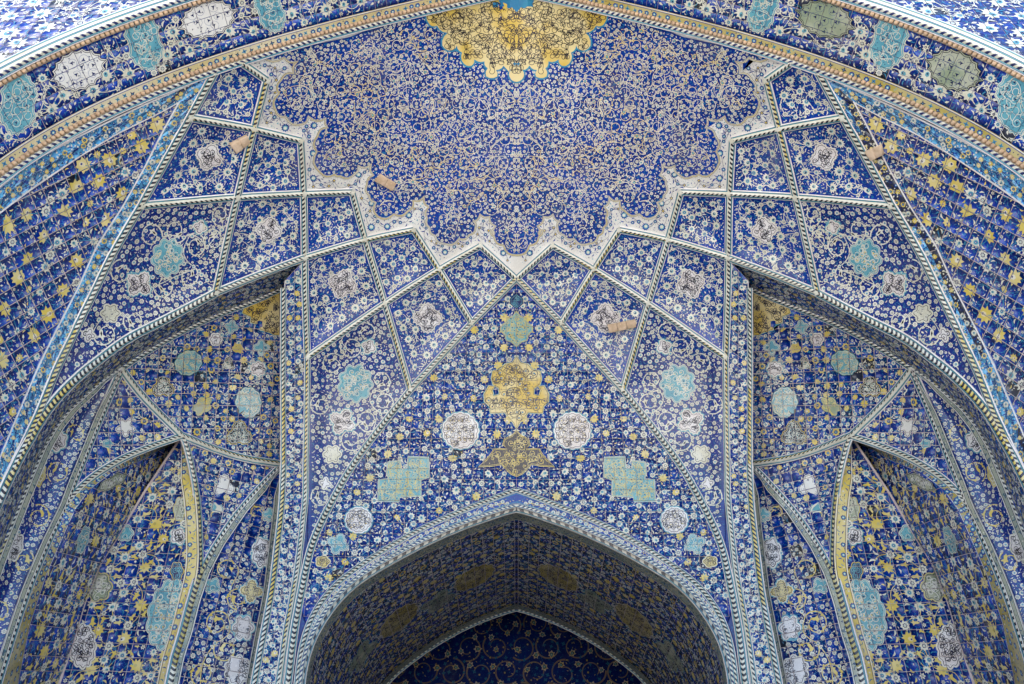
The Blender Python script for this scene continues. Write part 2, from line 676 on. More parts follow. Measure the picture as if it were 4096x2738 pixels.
class Orn:
    """collects ornament triangles for one panel; clipped to the tile grid if there is one"""
    def __init__(s, M, lift=.004, tile=None, gap=.02, origin=(0, 0), px_mirror=False):
        s.M, s.lift, s.tile, s.gap, s.o = M, lift, tile, gap, origin
        s.B = Batch()

    def tris(s, V, T, ST, mat):
        """V (n,3), T (m,3), ST (n,2)"""
        if s.tile is None:
            s.B.add(V, T, mat)
            return
        X = np.concatenate([V, ST], 1)[T]           # m,3,5
        for ax in (0, 1):
            h = s.tile[ax]; o = s.o[ax]
            c = X[:, :, 3+ax].mean(1)
            k = np.round((c-o)/h)*h+o
            d = X[:, :, 3+ax]-k[:, None]
            g = s.gap/2
            near = (np.abs(d).min(1) < g) | ((d.min(1) < 0) & (d.max(1) > 0))
            keep = X[~near]
            Y, dY = X[near], d[near]
            parts = [keep]
            if len(Y):
                for sg in (1, -1):
                    parts.append(clip_tris(Y, sg*dY-g))
            X = np.concatenate(parts)
        n = len(X)
        if n:
            s.B.add(X[:, :, :3].reshape(-1, 3), np.arange(n*3).reshape(-1, 3), mat)

    def stamp(s, kind, st, r, rot, swap=None):
        st = a2(st)
        if len(st) == 0:
            return
        P, e1, e2, n, J = frames(s.M, st)
        r = np.broadcast_to(r, len(st)); rot = np.broadcast_to(rot, len(st))
        ca, sa = np.cos(rot)*r, np.sin(rot)*r
        for (V, T), mat, lv in STAMP[kind]:
            if swap and mat in swap:
                mat = swap[mat]
            x = V[None, :, 0]*ca[:, None]-V[None, :, 1]*sa[:, None]
            y = V[None, :, 0]*sa[:, None]+V[None, :, 1]*ca[:, None]
            W = P[:, None]+x[..., None]*e1[:, None]+y[..., None]*e2[:, None]+n[:, None]*(s.lift+LAY*(lv+1.5))
            q = np.stack([J[:, 0, 0][:, None]*x+J[:, 0, 1][:, None]*y, J[:, 1, 1][:, None]*y], -1)+st[:, None]
            m = len(V)
            TT = (T[None]+(np.arange(len(st))*m)[:, None, None]).reshape(-1, 3)
            s.tris(W.reshape(-1, 3), TT, q.reshape(-1, 2), mat)

    def ribbons(s, paths, w, mat, lv=0.0, closed=False):
        """paths: list of (n,2) parameter polylines"""
        paths = [a2(p) for p in paths if len(p) > 1]
        if not paths:
            return
        allp = np.vstack(paths)
        P, e1, e2, n, J = frames(s.M, allp)
        P = P+n*(s.lift+LAY*lv)
        i = 0
        Vs, Ts, Ss = [], [], []
        base = 0
        for p in paths:
            k = len(p)
            Q, nn, st = P[i:i+k], n[i:i+k], p
            i += k
            T = np.gradient(Q, axis=0)
            if closed:
                T[0] = T[-1] = Q[1]-Q[-2]
            sd = np.cross(nn, T)
            sd /= np.maximum(np.linalg.norm(sd, axis=1, keepdims=True), 1e-12)
            t2 = np.gradient(st, axis=0)
            t2 /= np.maximum(np.linalg.norm(t2, axis=1, keepdims=True), 1e-12)
            s2 = np.stack([-t2[:, 1], t2[:, 0]], 1)
            ww = (w if np.ndim(w) == 0 else np.interp(np.linspace(0, 1, k), np.linspace(0, 1, len(w)), w))
            ww = np.broadcast_to(ww, k)[:, None]
            V = np.empty((2*k, 3)); V[0::2] = Q+sd*ww/2; V[1::2] = Q-sd*ww/2
            S = np.empty((2*k, 2)); S[0::2] = st+s2*ww/2; S[1::2] = st-s2*ww/2
            a = np.arange(k-1)*2+base
            T1 = np.stack([a, a+1, a+3], 1); T2 = np.stack([a, a+3, a+2], 1)
            Vs.append(V); Ss.append(S); Ts.append(np.vstack([T1, T2]))
            base += 2*k
        V = np.vstack(Vs); T = np.vstack(Ts)
        nn = np.cross(V[T[:, 1]]-V[T[:, 0]], V[T[:, 2]]-V[T[:, 0]])
        fl = (nn*V[T[:, 0]]).sum(1) > 0
        T[fl] = T[fl][:, ::-1]
        s.tris(V, T, np.vstack(Ss), mat)


def clip_tris(X, d):
    """keep the part of each triangle where d>0; X (m,3,5), d (m,3)"""
    out = []
    ins = d > 0
    c = ins.sum(1)
    out.append(X[c == 3])
    for cnt in (1, 2):
        sel = c == cnt
        if not sel.any():
            continue
        Y, D, I = X[sel], d[sel], ins[sel]
        lone = I.argmax(1) if cnt == 1 else (~I).argmax(1)
        r = np.arange(len(Y))
        a, b, e = lone, (lone+1) % 3, (lone+2) % 3
        A, Bv, C = Y[r, a], Y[r, b], Y[r, e]
        dA, dB, dC = D[r, a], D[r, b], D[r, e]
        t1 = (dA/(dA-dB+1e-15))[:, None]; t2 = (dA/(dA-dC+1e-15))[:, None]
        p = A+(Bv-A)*t1; q = A+(C-A)*t2
        if cnt == 1:
            out.append(np.stack([A, p, q], 1))
        else:
            out.append(np.stack([p, Bv, C], 1)); out.append(np.stack([p, C, q], 1))
    return np.concatenate(out)


# ------------------------------------------------------------------ scattering
class Scatter:
    def __init__(s, poly, seed, excl=(), margin=0.0):
        s.poly, s.excl, s.m = a2(poly), excl, margin
        s.rng = np.random.default_rng(seed)
        s.g = {}
        s.cs = .12
        s.items = []

    def add(s, p, r):
        s.g.setdefault((int(p[0]//s.cs), int(p[1]//s.cs)), []).append((p[0], p[1], r))

    def ok(s, x, y, r, f=1.0):
        k = int((r+.14)//s.cs)+1
        i, j = int(x//s.cs), int(y//s.cs)
        for a in range(i-k, i+k+1):
            for b in range(j-k, j+k+1):
                for (u, v, q) in s.g.get((a, b), ()):
                    if (x-u)**2+(y-v)**2 < ((r+q)*f)**2:
                        return False
        return True

    def hexpts(s, sp, jit):
        lo, hi = s.poly.min(0), s.poly.max(0)
        nx = int((hi[0]-lo[0])/sp)+3; ny = int((hi[1]-lo[1])/(sp*.866))+3
        I, J = np.meshgrid(np.arange(nx), np.arange(ny))
        x = lo[0]+(I+.5*(J % 2))*sp; y = lo[1]+J*sp*.866
        p = np.stack([x.ravel(), y.ravel()], 1)
        p += s.rng.uniform(-jit, jit, p.shape)*sp
        return p

    def run(s, sp, r, jit=.3, f=1.0, edge=.7):
        p = s.hexpts(sp, jit)
        r_ = s.rng.uniform(r[0], r[1], len(p))
        k = inside(p, s.poly)
        p, r_ = p[k], r_[k]
        if len(p) == 0:
            return p, r_
        k = seg_dist(p, s.poly) > s.m+r_*edge
        p, r_ = p[k], r_[k]
        for e in s.excl:
            if len(p) == 0:
                break
            k = ~inside(p, e) & (seg_dist(p, e) > r_*.5)
            p, r_ = p[k], r_[k]
        keep = []
        for i, (q, rr) in enumerate(zip(p, r_)):
            if s.ok(q[0], q[1], rr, f):
                s.add(q, rr); keep.append(i)
        return p[keep], r_[keep]


def arc_between(a, b, bend, k=6):
    t = np.linspace(0, 1, k)[:, None]
    d = b-a
    n = np.array([-d[1], d[0]])
    return a+d*t+n*bend*np.sin(t*pi)


def spiral(c, r, a0, turns, sgn, r_end=.35, k=26):
    t = np.linspace(0, 1, k)
    a = a0+sgn*t*turns*2*pi
    rr = r*(1-(1-r_end)*t**1.3)
    return np.stack([c[0]+rr*np.cos(a), c[1]+rr*np.sin(a)], 1)


def connect(S, orn, pts, rad, rng, w, mat, lv, leaf=None, leafr=(.02, .035), maxd=.5, dens=1.0):
    if len(pts) < 3:
        return
    kd = KDTree(len(pts))
    for i, p in enumerate(pts):
        kd.insert((p[0], p[1], 0), i)
    kd.balance()
    seen = set(); paths = []
    lp, lr = [], []
    for i, p in enumerate(pts):
        for (_, j, d) in kd.find_n((p[0], p[1], 0), 4)[1:]:
            key = (min(i, j), max(i, j))
            if key in seen or d > maxd or rng.random() > dens:
                continue
            seen.add(key)
            q = arc_between(pts[i], pts[j], rng.uniform(-.35, .35), 7)
            mid = q[3]
            if any(inside(a2(mid), e)[0] for e in S.excl):
                continue
            paths.append(q)
            if leaf is not None:
                for kk in (2, 4):
                    dd = q[kk+1]-q[kk-1]
                    nrm = np.array([-dd[1], dd[0]])/max(1e-6, np.hypot(*dd))
                    sg = rng.choice((-1, 1))
                    r = rng.uniform(*leafr)
                    c = q[kk]+nrm*sg*r*1.1
                    if S.ok(c[0], c[1], r*.7, .9):
                        S.add(c, r*.7)
                        lp.append((c[0], c[1], r)); lr.append(math.atan2(dd[1], dd[0])+rng.uniform(-.9, .9))
    orn.ribbons(paths, w, mat, lv)
    if lp:
        lp = np.array(lp)
        orn.stamp(leaf, lp[:, :2], lp[:, 2], np.array(lr))


def fill(orn, poly, style, seed, excl=(), margin=.1, k=1.0):
    S = Scatter(poly, seed, excl, margin)
    rng = S.rng
    an = lambda n: rng.uniform(0, 2*pi, n)

    def put(kind, sp, r, **kw):
        p, rr = S.run(sp*k, (r[0]*k, r[1]*k), **kw)
        kinds = kind if isinstance(kind, (list, tuple)) else [kind]
        if len(p):
            pick = rng.integers(0, len(kinds), len(p))
            for i, kn in enumerate(kinds):
                m = pick == i
                orn.stamp(kn, p[m], rr[m], an(m.sum()))
        return p, rr

    if style == 'dome':
        pts = S.hexpts(.285*k, .10)
        pts = pts[inside(pts, S.poly)]
        pts = pts[seg_dist(pts, S.poly) > .16]
        for e in excl:
            pts = pts[~inside(pts, e) & (seg_dist(pts, e) > .13)]
        sp = []
        ends, erot = [], []
        for c in pts:
            r = rng.uniform(.105, .145)*k
            a0 = rng.uniform(0, 2*pi); sg = rng.choice((-1, 1))
            q = spiral(c, r, a0, rng.uniform(.7, 1.0), sg, .6)
            sp.append(q)
            ends.append(q[-1]); dd = q[-1]-q[-3]; erot.append(math.atan2(dd[1], dd[0]))
        tone = np.array([sin(c[0]*1.7)+sin(c[1]*2.3+c[0])+rng.uniform(-.8, .8) for c in pts])
        cut = tone > -.2
        orn.ribbons([p for p, c in zip(sp, cut) if c], .0125*k, 'goldcream', 0)
        orn.ribbons([p for p, c in zip(sp, cut) if not c], .012*k, 'cream', .3)
        kd = KDTree(len(pts))
        for i, p in enumerate(pts):
            kd.insert((p[0], p[1], 0), i)
        kd.balance()
        links = []
        for i, p in enumerate(pts):
            for (_, j, d) in kd.find_n((p[0], p[1], 0), 3)[1:]:
                links.append(arc_between(sp[i][0], sp[j][0], rng.uniform(-.3, .3), 8))
        orn.ribbons([l for l in links if np.linalg.norm(l[0]-l[-1]) < .5], .010*k, 'goldcream', .6)
        ends = np.array(ends); erot = np.array(erot)
        ty = rng.random(len(ends))
        for lo, hi, kn, rr in ((0, .42, 'lotus', .062), (.42, .8, 'split', .05), (.8, 1, 'rosetteteal', .042)):
            m = (ty >= lo) & (ty < hi)
            orn.stamp(kn, ends[m], rr*k*rng.uniform(.8, 1.2, m.sum()), erot[m])
            for e in ends[m]:
                S.add(e, rr*.6*k)
        for q in sp:
            for i_ in (6, 13, 19):
                S.add(q[i_], .002)
        put(['rosette', 'rosette', 'petals'], .10, (.032, .042), jit=.4, f=.92)
        put(['leaf', 'bud', 'leaf_y'], .070, (.020, .028), jit=.45, f=.9)
        put(['leaf_t', 'leaf_t', 'dot'], .05, (.014, .022), jit=.45, f=.9)
    elif style == 'kite':
        p1, r1 = put('sunflower', .33, (.095, .112), jit=.14)
        p2, r2 = put(['rosette', 'rosetteteal', 'petals', 'rosette'], .175, (.050, .068), jit=.35)
        pts = np.vstack([p1, p2]) if len(p1) else p2
        connect(S, orn, pts, None, rng, .012*k, 'cream', 0, 'leaf', (.03*k, .048*k), .45)
        put(['leaf', 'bud', 'petals', 'leaf'], .078, (.026, .038), jit=.45, f=.9)
        put(['leaf_t'], .055, (.026, .038), jit=.45, f=.75)
        put(['dot', 'bud', 'leaf'], .045, (.011, .017), jit=.45, f=.9)
    elif style == 'kitelet':
        p1, r1 = put(['sunflower', 'rosetteteal'], .27, (.08, .098), jit=.2)
        p2, r2 = put(['rosette', 'rosetteteal', 'rosette'], .15, (.050, .064), jit=.35)
        pts = np.vstack([p1, p2]) if len(p1) else p2
        connect(S, orn, pts, None, rng, .012*k, 'cream', 0, 'leaf', (.030*k, .048*k), .4)
        put(['leaf', 'bud', 'split_c', 'leaf'], .075, (.028, .040), jit=.45, f=.9)
        put(['leaf_t'], .055, (.026, .036), jit=.45, f=.75)
        put(['dot', 'bud', 'leaf'], .045, (.011, .017), jit=.45, f=.9)
    elif style in ('scroll', 'scroll_y'):
        yl = style == 'scroll_y'
        mat = 'yellow' if yl else 'cream'
        pts = S.hexpts((.60 if yl else .57)*k, .10)
        pts = pts[inside(pts, S.poly)]
        if len(pts):
            pts = pts[seg_dist(pts, S.poly) > .20*k+margin*.5]
        for e in excl:
            if len(pts):
                pts = pts[~inside(pts, e) & (seg_dist(pts, e) > .12*k)]
        sp, ends, er, mids, mr = [], [], [], [], []
        for c in pts:
            r = rng.uniform(.23, .28)*k
            r = min(r, float(seg_dist(a2(c), S.poly)[0])-margin*.6)
            q = spiral(c, r, rng.uniform(0, 2*pi), rng.uniform(1.0, 1.35), rng.choice((-1, 1)), .38, 34)
            sp.append(q); ends.append(q[-1]); dd = q[-1]-q[-3]; er.append(math.atan2(dd[1], dd[0]))
            for a_ in (7, 15, 23):
                mids.append(q[a_]); dd = q[a_+1]-q[a_-1]; mr.append(math.atan2(dd[1], dd[0])+.5*rng.choice((-1, 1)))
        orn.ribbons(sp, [.028*k, .024*k, .018*k], mat, 0)
        links = []
        for i in range(len(pts)):
            for j in range(i+1, len(pts)):
                if np.linalg.norm(pts[i]-pts[j]) < .85*k:
                    links.append(arc_between(sp[i][0], sp[j][0], rng.uniform(-.35, .35), 9))
        orn.ribbons(links, .020*k, mat, .5)
        if ends:
            orn.stamp('split_y' if yl else 'split_c', ends, .12*k, np.array(er))
            for e in ends: S.add(e, .07*k)
            orn.stamp('split_y' if yl else 'split_c', mids, .068*k, np.array(mr))
            for e in mids: S.add(e, .035*k)
        put(['rosette', 'rosetteteal', 'rosette'], .15, (.044, .058), jit=.38, f=.95)
        put(['rosette', 'leaf', 'bud', 'leaf'], .085, (.026, .038), jit=.45, f=.9)
        put(['leaf_t'], .055, (.026, .036), jit=.45, f=.75)
        put(['dot', 'bud', 'leaf'], .045, (.011, .016), jit=.45)
    elif style in ('wall', 'wall_small', 'niche', 'centre', 'soffit'):
        vm = 'tealdk'
        if style == 'wall':
            p1, r1 = put(['palmette', 'sunflower_y', 'palmette'], .48, (.15, .19), jit=.3)
            p2, r2 = put(['rosetteteal', 'palmette_c', 'rosette', 'palmette'], .25, (.08, .115), jit=.35)
        elif style == 'centre':
            p1, r1 = put(['palmette', 'sunflower_y', 'palmette_c'], .56, (.105, .135), jit=.2)
            p2, r2 = put(['rosetteteal', 'rosette', 'rosette', 'palmette_c'], .23, (.062, .09), jit=.35)
        elif style == 'soffit':
            p1, r1 = put(['palmette_c', 'sunflower', 'palmette_c'], .34, (.11, .13), jit=.25)
            p2, r2 = put(['rosette', 'rosetteteal', 'petals'], .19, (.055, .075), jit=.35)
            vm = 'cream'
        elif style == 'niche':
            p1, r1 = put(['sunflower_y', 'rosette_y', 'palmette'], .33, (.08, .11), jit=.3)
            p2, r2 = put(['rosetteteal', 'rosette', 'palmette_c'], .17, (.052, .07), jit=.35)
        else:
            p1, r1 = put(['palmette_c', 'sunflower', 'palmette_c', 'palmette'], .28, (.08, .10), jit=.3)
            p2, r2 = put(['rosetteteal', 'rosette'], .15, (.048, .064), jit=.35)
        pts = np.vstack([p1, p2])
        connect(S, orn, pts, None, rng, .012*k, vm, 0, 'leaf', (.035*k, .055*k), .5)
        put(['leaf', 'leaf_y', 'bud', 'petals'] if style in ('wall', 'niche', 'centre') else ['leaf', 'bud', 'petals'], .092, (.030, .045), jit=.45, f=.9)
        put(['leaf_t'], .062, (.032, .050), jit=.45, f=.75)
        put(['bud', 'leaf'], .052, (.014, .024), jit=.45, f=.9)
    elif style == 'bold':
        p1, r1 = put(['sunflower_y', 'palmette', 'palmette_c'], .64, (.12, .16), jit=.3)
        p2, r2 = put(['rosetteteal', 'rosette', 'palmette_c'], .30, (.08, .11), jit=.35)
        pts = np.vstack([p1, p2])
        connect(S, orn, pts, None, rng, .013*k, 'yellow', 0, 'split_y', (.07*k, .11*k), .62, .8)
        connect(S, orn, p2, None, rng, .012*k, 'tealdk', -.5, None, maxd=.5)
        put(['split_y', 'leaf', 'petals', 'leaf_y'], .135, (.045, .070), jit=.45, f=.9)
        put(['leaf_t'], .075, (.04, .06), jit=.45, f=.75)
        put(['bud', 'leaf', 'dot'], .06, (.016, .028), jit=.45)
    elif style == 'lightblue':
        p1, _ = put(['sunflower', 'rosette_y', 'palmette'], .24, (.05, .065), jit=.3)
        connect(S, orn, p1, None, rng, .010, 'navy', 0, 'leaf_n', (.025, .04), .4)
        put(['leaf_n', 'ros_n', 'fleck', 'bud'], .10, (.025, .036), jit=.45)
        put(['fleck', 'dot'], .06, (.012, .02), jit=.45)
    elif style == 'ivory':
        p1, _ = put(['lotus_n'], .31, (.085, .10), jit=.15)
        p2, _ = put(['ros_n', 'petal_n', 'ros_n'], .15, (.042, .056), jit=.35)
        pts = np.vstack([p1, p2]) if len(p1) else p2
        connect(S, orn, pts, None, rng, .007, 'navy', 0, 'leaf_n', (.035, .055), .4)
        put(['leaf_n', 'fleck', 'fleck_t', 'leaf_n'], .07, (.022, .032), jit=.45)
        put(['fleck_t', 'fleck'], .05, (.009, .013), jit=.45)
    elif style == 'strip_y':
        p1, _ = put(['star_n', 'star_t', 'ros_n'], .135, (.050, .062), jit=.12, edge=.2)
        put(['fleck', 'fleck_t'], .07, (.018, .024), jit=.4)
    elif style == 'strip_g':
        put(['ros_n', 'star_t', 'fleck'], .11, (.024, .034), jit=.3)
        put(['fleck', 'dot', 'fleck_t'], .05, (.010, .014), jit=.4)
    elif style == 'band_y':
        p1, _ = put(['ros_n'], .20, (.055, .07), jit=.15, edge=.2)
        put(['leaf_t', 'leaf_n', 'leaf_t'], .075, (.036, .048), jit=.4, edge=.2, f=.85)
        put(['fleck', 'leaf_n', 'dot'], .06, (.014, .02), jit=.4)
    elif style == 'band_b':
        p1, _ = put(['rosette', 'rosetteteal'], .135, (.045, .055), jit=.2, edge=.2)
        connect(S, orn, p1, None, rng, .009, 'yellow', 0, 'leaf', (.022, .032), .4)
        put(['leaf', 'bud', 'leaf_y'], .07, (.018, .026), jit=.4)
    elif style == 'big_arab':
        pts = S.hexpts(1.15*k, .06)
        pts = pts[inside(pts, S.poly)]
        sp = [spiral(c, .55*k, rng.uniform(0, 6.28), 1.1, rng.choice((-1, 1)), .4, 40) for c in pts]
        orn.ribbons(sp, [.07*k, .05*k, .04*k], 'masonry', 0)  # vines in dull brown: gloom of the passage put into the colour
        put(['lotus'], .75, (.14, .18), jit=.2)
        put(['star_t', 'petal_n', 'star_t'], .32, (.08, .11), jit=.35)
        put(['leaf_t', 'leaf_y', 'leaf_t'], .17, (.04, .06), jit=.45)
    return S


# ------------------------------------------------------------------ medallions
def lobed(cx, cy, rx, ry, n=8, depth=.14, rot=0.0, k=9, sharp=1.0):
    t = np.arange(n*k)/(n*k)*2*pi
    r = 1-depth+depth*np.abs(np.cos(n*t/2))**sharp
    x, y = rx*r*np.cos(t), ry*r*np.sin(t)
    return np.stack([cx+x*cos(rot)-y*sin(rot), cy+x*sin(rot)+y*cos(rot)], 1)


def cross_lobed(cx, cy, r, rot=0.0, n=4, depth=.42):
    t = np.arange(72)/72*2*pi
    q = (.5+.5*np.cos(n*t))
    rr = r*(1-depth+depth*q**.6)*(1-.10*np.abs(np.sin(n*3*t)))
    return np.stack([cx+rr*np.cos(t+rot), cy+rr*np.sin(t+rot)], 1)


def half_shape(cx, pts, cusp=True):
    """symmetric outline from half (dx, y) points, top to bottom"""
    pts = list(pts)
    right = [(cx+a, b) for a, b in pts]
    left = [(cx-a, b) for a, b in pts[::-1] if a > 1e-6]
    return np.array(right+left)


def foils(line, k=7, bulge=.32, every=None):
    """each straight piece of a polyline becomes a small arc bulging left of travel"""
    line = a2(line)
    out = []
    for a, b in zip(line[:-1], line[1:]):
        t = np.linspace(0, 1, k)[:-1][:, None]
        d = b-a
        n = np.array([d[1], -d[0]])
        out.append(a+d*t+n*bulge*np.sin(t*pi))
    out.append(line[-1:])
    return np.vstack(out)


def scale_poly(p, f):
    c = (p.max(0)+p.min(0))/2
    return c+(p-c)*f


def grow(p, d):
    """offset outwards by d, by vertex normals"""
    p = a2(p)
    t = np.roll(p, -1, 0)-np.roll(p, 1, 0)
    n = np.stack([t[:, 1], -t[:, 0]], 1)
    n /= np.maximum(np.linalg.norm(n, axis=1, keepdims=True), 1e-9)
    s = np.sign(.5*(np.dot(p[:, 0], np.roll(p[:, 1], -1))-np.dot(p[:, 1], np.roll(p[:, 0], -1))))
    return p+n*d*s


def medallion(parent, M, st, ground, line, edge, glow=None, lift=.006, tile=None, origin=(0, 0), seed=1, net=.13, name='medallion', cell=.16, wl=.011, dots=None, label=None, mirror=False, gap=.02):
    rng = np.random.default_rng(seed)
    st = a2(st)
    O = Orn(M, lift+.006, tile, gap, origin)

    def plate(poly, mat, h):
        if tile:
            cl = cells(poly, tile[0], tile[1], gap, origin[0], origin[1])
        else:
            cl = cells(poly, cell, cell)
        add_cells(O.B, M, cl, mat, h)
    if glow:
        plate(grow(st, .035), glow, lift)
    if edge:
        plate(grow(st, .014), edge, lift+.002)
    plate(st, ground, lift+.004)
    # fine curling vine network over the ground
    S = Scatter(st, seed, (), .02)
    pts = S.hexpts(net, .25)
    pts = pts[inside(pts, st)]
    if len(pts):
        pts = pts[seg_dist(pts, st) > net*.42]
    paths = []
    for c in pts:
        paths.append(spiral(c, net*.5, rng.uniform(0, 6.3), rng.uniform(.7, 1.1), rng.choice((-1, 1)), .5, 12))
    O.ribbons(paths, wl, line, .3)
    if len(pts) > 3 and wl > .0045:
        kd = KDTree(len(pts))
        for i, p in enumerate(pts):
            kd.insert((p[0], p[1], 0), i)
        kd.balance()
        lk_ = [arc_between(paths[i][0], paths[j][-1], rng.uniform(-.4, .4), 7) for i, p in enumerate(pts) for (_, j, d) in kd.find_n((p[0], p[1], 0), 3)[1:]]
        O.ribbons([q for q in lk_ if np.linalg.norm(q[0]-q[-1]) < net*1.6], wl, line, .5)
    if len(st) > 24 or wl > .0045:
        ring_ = grow(st, -.022)
        O.ribbons([np.vstack([ring_, ring_[:2]])], .010, 'black' if line in ('black', 'cobalt', 'navy', 'ivory', 'sage') else line, .7)
    if len(pts) > 1 and dots:
        kn = dots if isinstance(dots, (list, tuple)) else [dots]
        pk = rng.integers(0, len(kn), len(pts))
        for i, q in enumerate(kn):
            O.stamp(q, pts[pk == i], net*.22, rng.uniform(0, 6.3, (pk == i).sum()))
        p2 = S.hexpts(net*.5, .3)
        p2 = p2[inside(p2, st)]
        p2 = p2[seg_dist(p2, st) > .03]
        p2 = p2[rng.random(len(p2)) < .55]
        O.stamp(kn[0], p2, net*.11, rng.uniform(0, 6.3, len(p2)))
    if mirror:
        O.B.mirrored()
    return link(name, O.B, parent, label=label, kind=None)


# ------------------------------------------------------------------ panels
def simplify(poly):
    return a2(poly)


def tiles(parent, M, cl, mat, h, cap, seed=0, name='tile', mirror=False, jitter=.0008):
    """each tile a raised piece of its own; past the cap the rest are joined"""
    rng = np.random.default_rng(seed)
    vis = []
    for b, i, j in cl:
        q = M.px(np.array(b))
        on = (q[:, 0] > -40) & (q[:, 0] < 4136) & (q[:, 1] > -40) & (q[:, 1] < 2780)
        vis.append(area(q) if on.any() else 0)
    order = np.argsort(-np.array(vis)) if vis else []
    rest = Batch()
    allst = np.vstack([np.array(cl[k][0]) for k in order]) if len(order) else np.zeros((0, 2))
    if len(allst) == 0:
        return 0
    P, _, _, n, _ = frames(M, allst)
    i = 0
    used = 0
    for c, k in enumerate(order):
        b = cl[k][0]; m = len(b)
        p, nn = P[i:i+m].copy(), n[i:i+m]; i += m
        cen = p.mean(0)
        p += (p-cen)*rng.uniform(-.012, .022, (m, 1))
        hh = h+rng.uniform(-jitter, jitter, (m, 1))
        top = p+nn*hh
        V = np.vstack([top, p-nn*.01])
        F = np.arange(m)[None]
        nrm = np.zeros(3)
        for q in range(1, m-1):
            nrm += np.cross(top[q]-top[0], top[q+1]-top[0])
        if nrm@top[0] > 0:
            F = F[:, ::-1]
        side = np.array([(a, (a+1) % m, m+(a+1) % m, m+a) for a in range(m)])
        single = used < cap and vis[k] > 90
        B = Batch() if single else rest
        B.add(V, F, mat); n0 = B.n-len(V)
        B.F.append(side+n0); B.M.append(np.full(m, B.ms.index(mat)))
        if single:
            used += 1
            link(name, B, parent)
            if mirror:
                B2 = Batch(); B2.V = [np.vstack(B.V)*(-1, 1, 1)]; B2.F = [f[:, ::-1] for f in B.F]; B2.M = B.M; B2.ms = B.ms; B2.n = B.n
                link(name, B2, parent)
    if rest.V:
        if mirror:
            rest.mirrored()
        link(name+'_field', rest, parent, kind='stuff')
    return used


SEED = [100]


def panel(parent, name, poly_px, surf, style, ground='cobalt', tile=None, tile_mat='tile', cap=0, rot=0.0, mode='plane', meds=(), margin=.1,
          label=None, k=1.0, seed=None, lift0=0.0, border=None, st_poly=None, M=None, gap=.011, full_tiles=True, cell=.12, olift=.004, inlay='floral_inlay', mirror=False, mir_poly=None, ocell=(0, 0)):
    """one facet of the building: ground sheet, tiles, painted flowers and medallions"""
    SEED[0] += 1
    seed = seed or SEED[0]
    if M is None:
        M = PlMap(surf, poly_px, rot=rot) if mode == 'plane' else PxMap(surf)
    st = M.inv(poly_px) if st_poly is None else a2(st_poly)
    base_st = st if mir_poly is None else M.inv(mir_poly)
    B = Batch()
    sheet(B, M, base_st, 'grout' if tile else ground, lift0-(.001 if tile else 0), cell)
    base = link(name, B, parent, smooth=True, weld=True, label=label)
    th = .0035
    lift = lift0
    if tile:
        cl = cells(st, tile[0], tile[1], gap, ocell[0], ocell[1])
        tiles(base, M, cl, tile_mat, th+lift0, cap, seed, mirror=mirror)
        lift = lift0+th+.002
    ex = []
    for md in meds:
        md = dict(md)
        mst = md.pop('st', None)
        if mst is None:
            mst = M.inv(md.pop('px'))
        ex.append(mst)
        medallion(base, M, mst, lift=lift+.006, tile=tile if (tile and md.pop('cut', True)) else None, origin=ocell, seed=seed+len(ex)*7, mirror=mirror, gap=gap, **md)
    O = Orn(M, lift+olift, tile, gap, ocell)
    if style:
        fill(O, st, style, seed, ex, margin, k)
    if O.B.V:
        if mirror:
            O.B.mirrored()
        link(inlay, O.B, base, kind='stuff')
    return base


def strip(parent, name, A3, B3, style, ground, tile=None, cap=0, margin=.02, tile_mat='tile', lines=('white', 'navy'), k=1.0, label=None, mirror=False, meds=(), lift0=0.0, gap=.011, n=160, lw=.018):
    M = StripMap(A3, B3, n)
    st = M.rect(0)
    SEED[0] += 1
    seed = SEED[0]
    B = Batch()
    cl = cells(st, .12, M.W/2+1e-6)
    add_cells(B, M, cl, 'grout' if tile else ground, lift0-(.001 if tile else 0))
    if mirror:
        B.mirrored()
    base = link(name, B, parent, smooth=True, weld=True, label=label)
    lift = lift0
    o = (0, 0)
    if tile:
        nrow = max(1, round(M.W/tile)); tl = (M.L/max(1, round(M.L/tile)), M.W/nrow)
        cl = cells(st, tl[0], tl[1], gap)
        tiles(base, M, cl, tile_mat, .0035+lift0, cap, seed, mirror=mirror)
        lift += .010
    else:
        tl = None
    ex = []
    for md in meds:
        md = dict(md); mst = md.pop('st')
        ex.append(mst)
        medallion(base, M, mst, lift=lift+.006, tile=tl, seed=seed+len(ex)*7, mirror=mirror, gap=gap, **md)
    O = Orn(M, lift+.001, tl, gap)
    if style:
        fill(O, st, style, seed, ex, margin+.02, k)
    O2 = Orn(M, lift+.003, None)
    e = np.linspace(0, M.L, max(8, int(M.L/.12)))
    if lines:
        for w, s_ in ((lw, 1), (M.W-lw, -1)):
            O2.ribbons([np.stack([e, np.full_like(e, w)], 1)], lw, lines[0], 0)
            O2.ribbons([np.stack([e, np.full_like(e, w+s_*lw*1.4)], 1)], lw*.7, lines[1], 0)
    for q in O2.B.V and [O2] or []:
        n0 = O.B.n
        for V, F, m in zip(q.B.V, q.B.F, q.B.M):
            pass
        V = np.vstack(q.B.V)
        for F, m in zip(q.B.F, q.B.M):
            for u in np.unique(m):
                mt = q.B.ms[u]
                if mt not in O.B.ms:
                    O.B.ms.append(mt)
                O.B.F.append(F[m == u]+n0); O.B.M.append(np.full((m == u).sum(), O.B.ms.index(mt)))
        O.B.V.append(V); O.B.n += len(V)
    if O.B.V:
        if mirror:
            O.B.mirrored()
        link('painted_inlay', O.B, base, kind='stuff')
    return base, M


RIBN = [0]


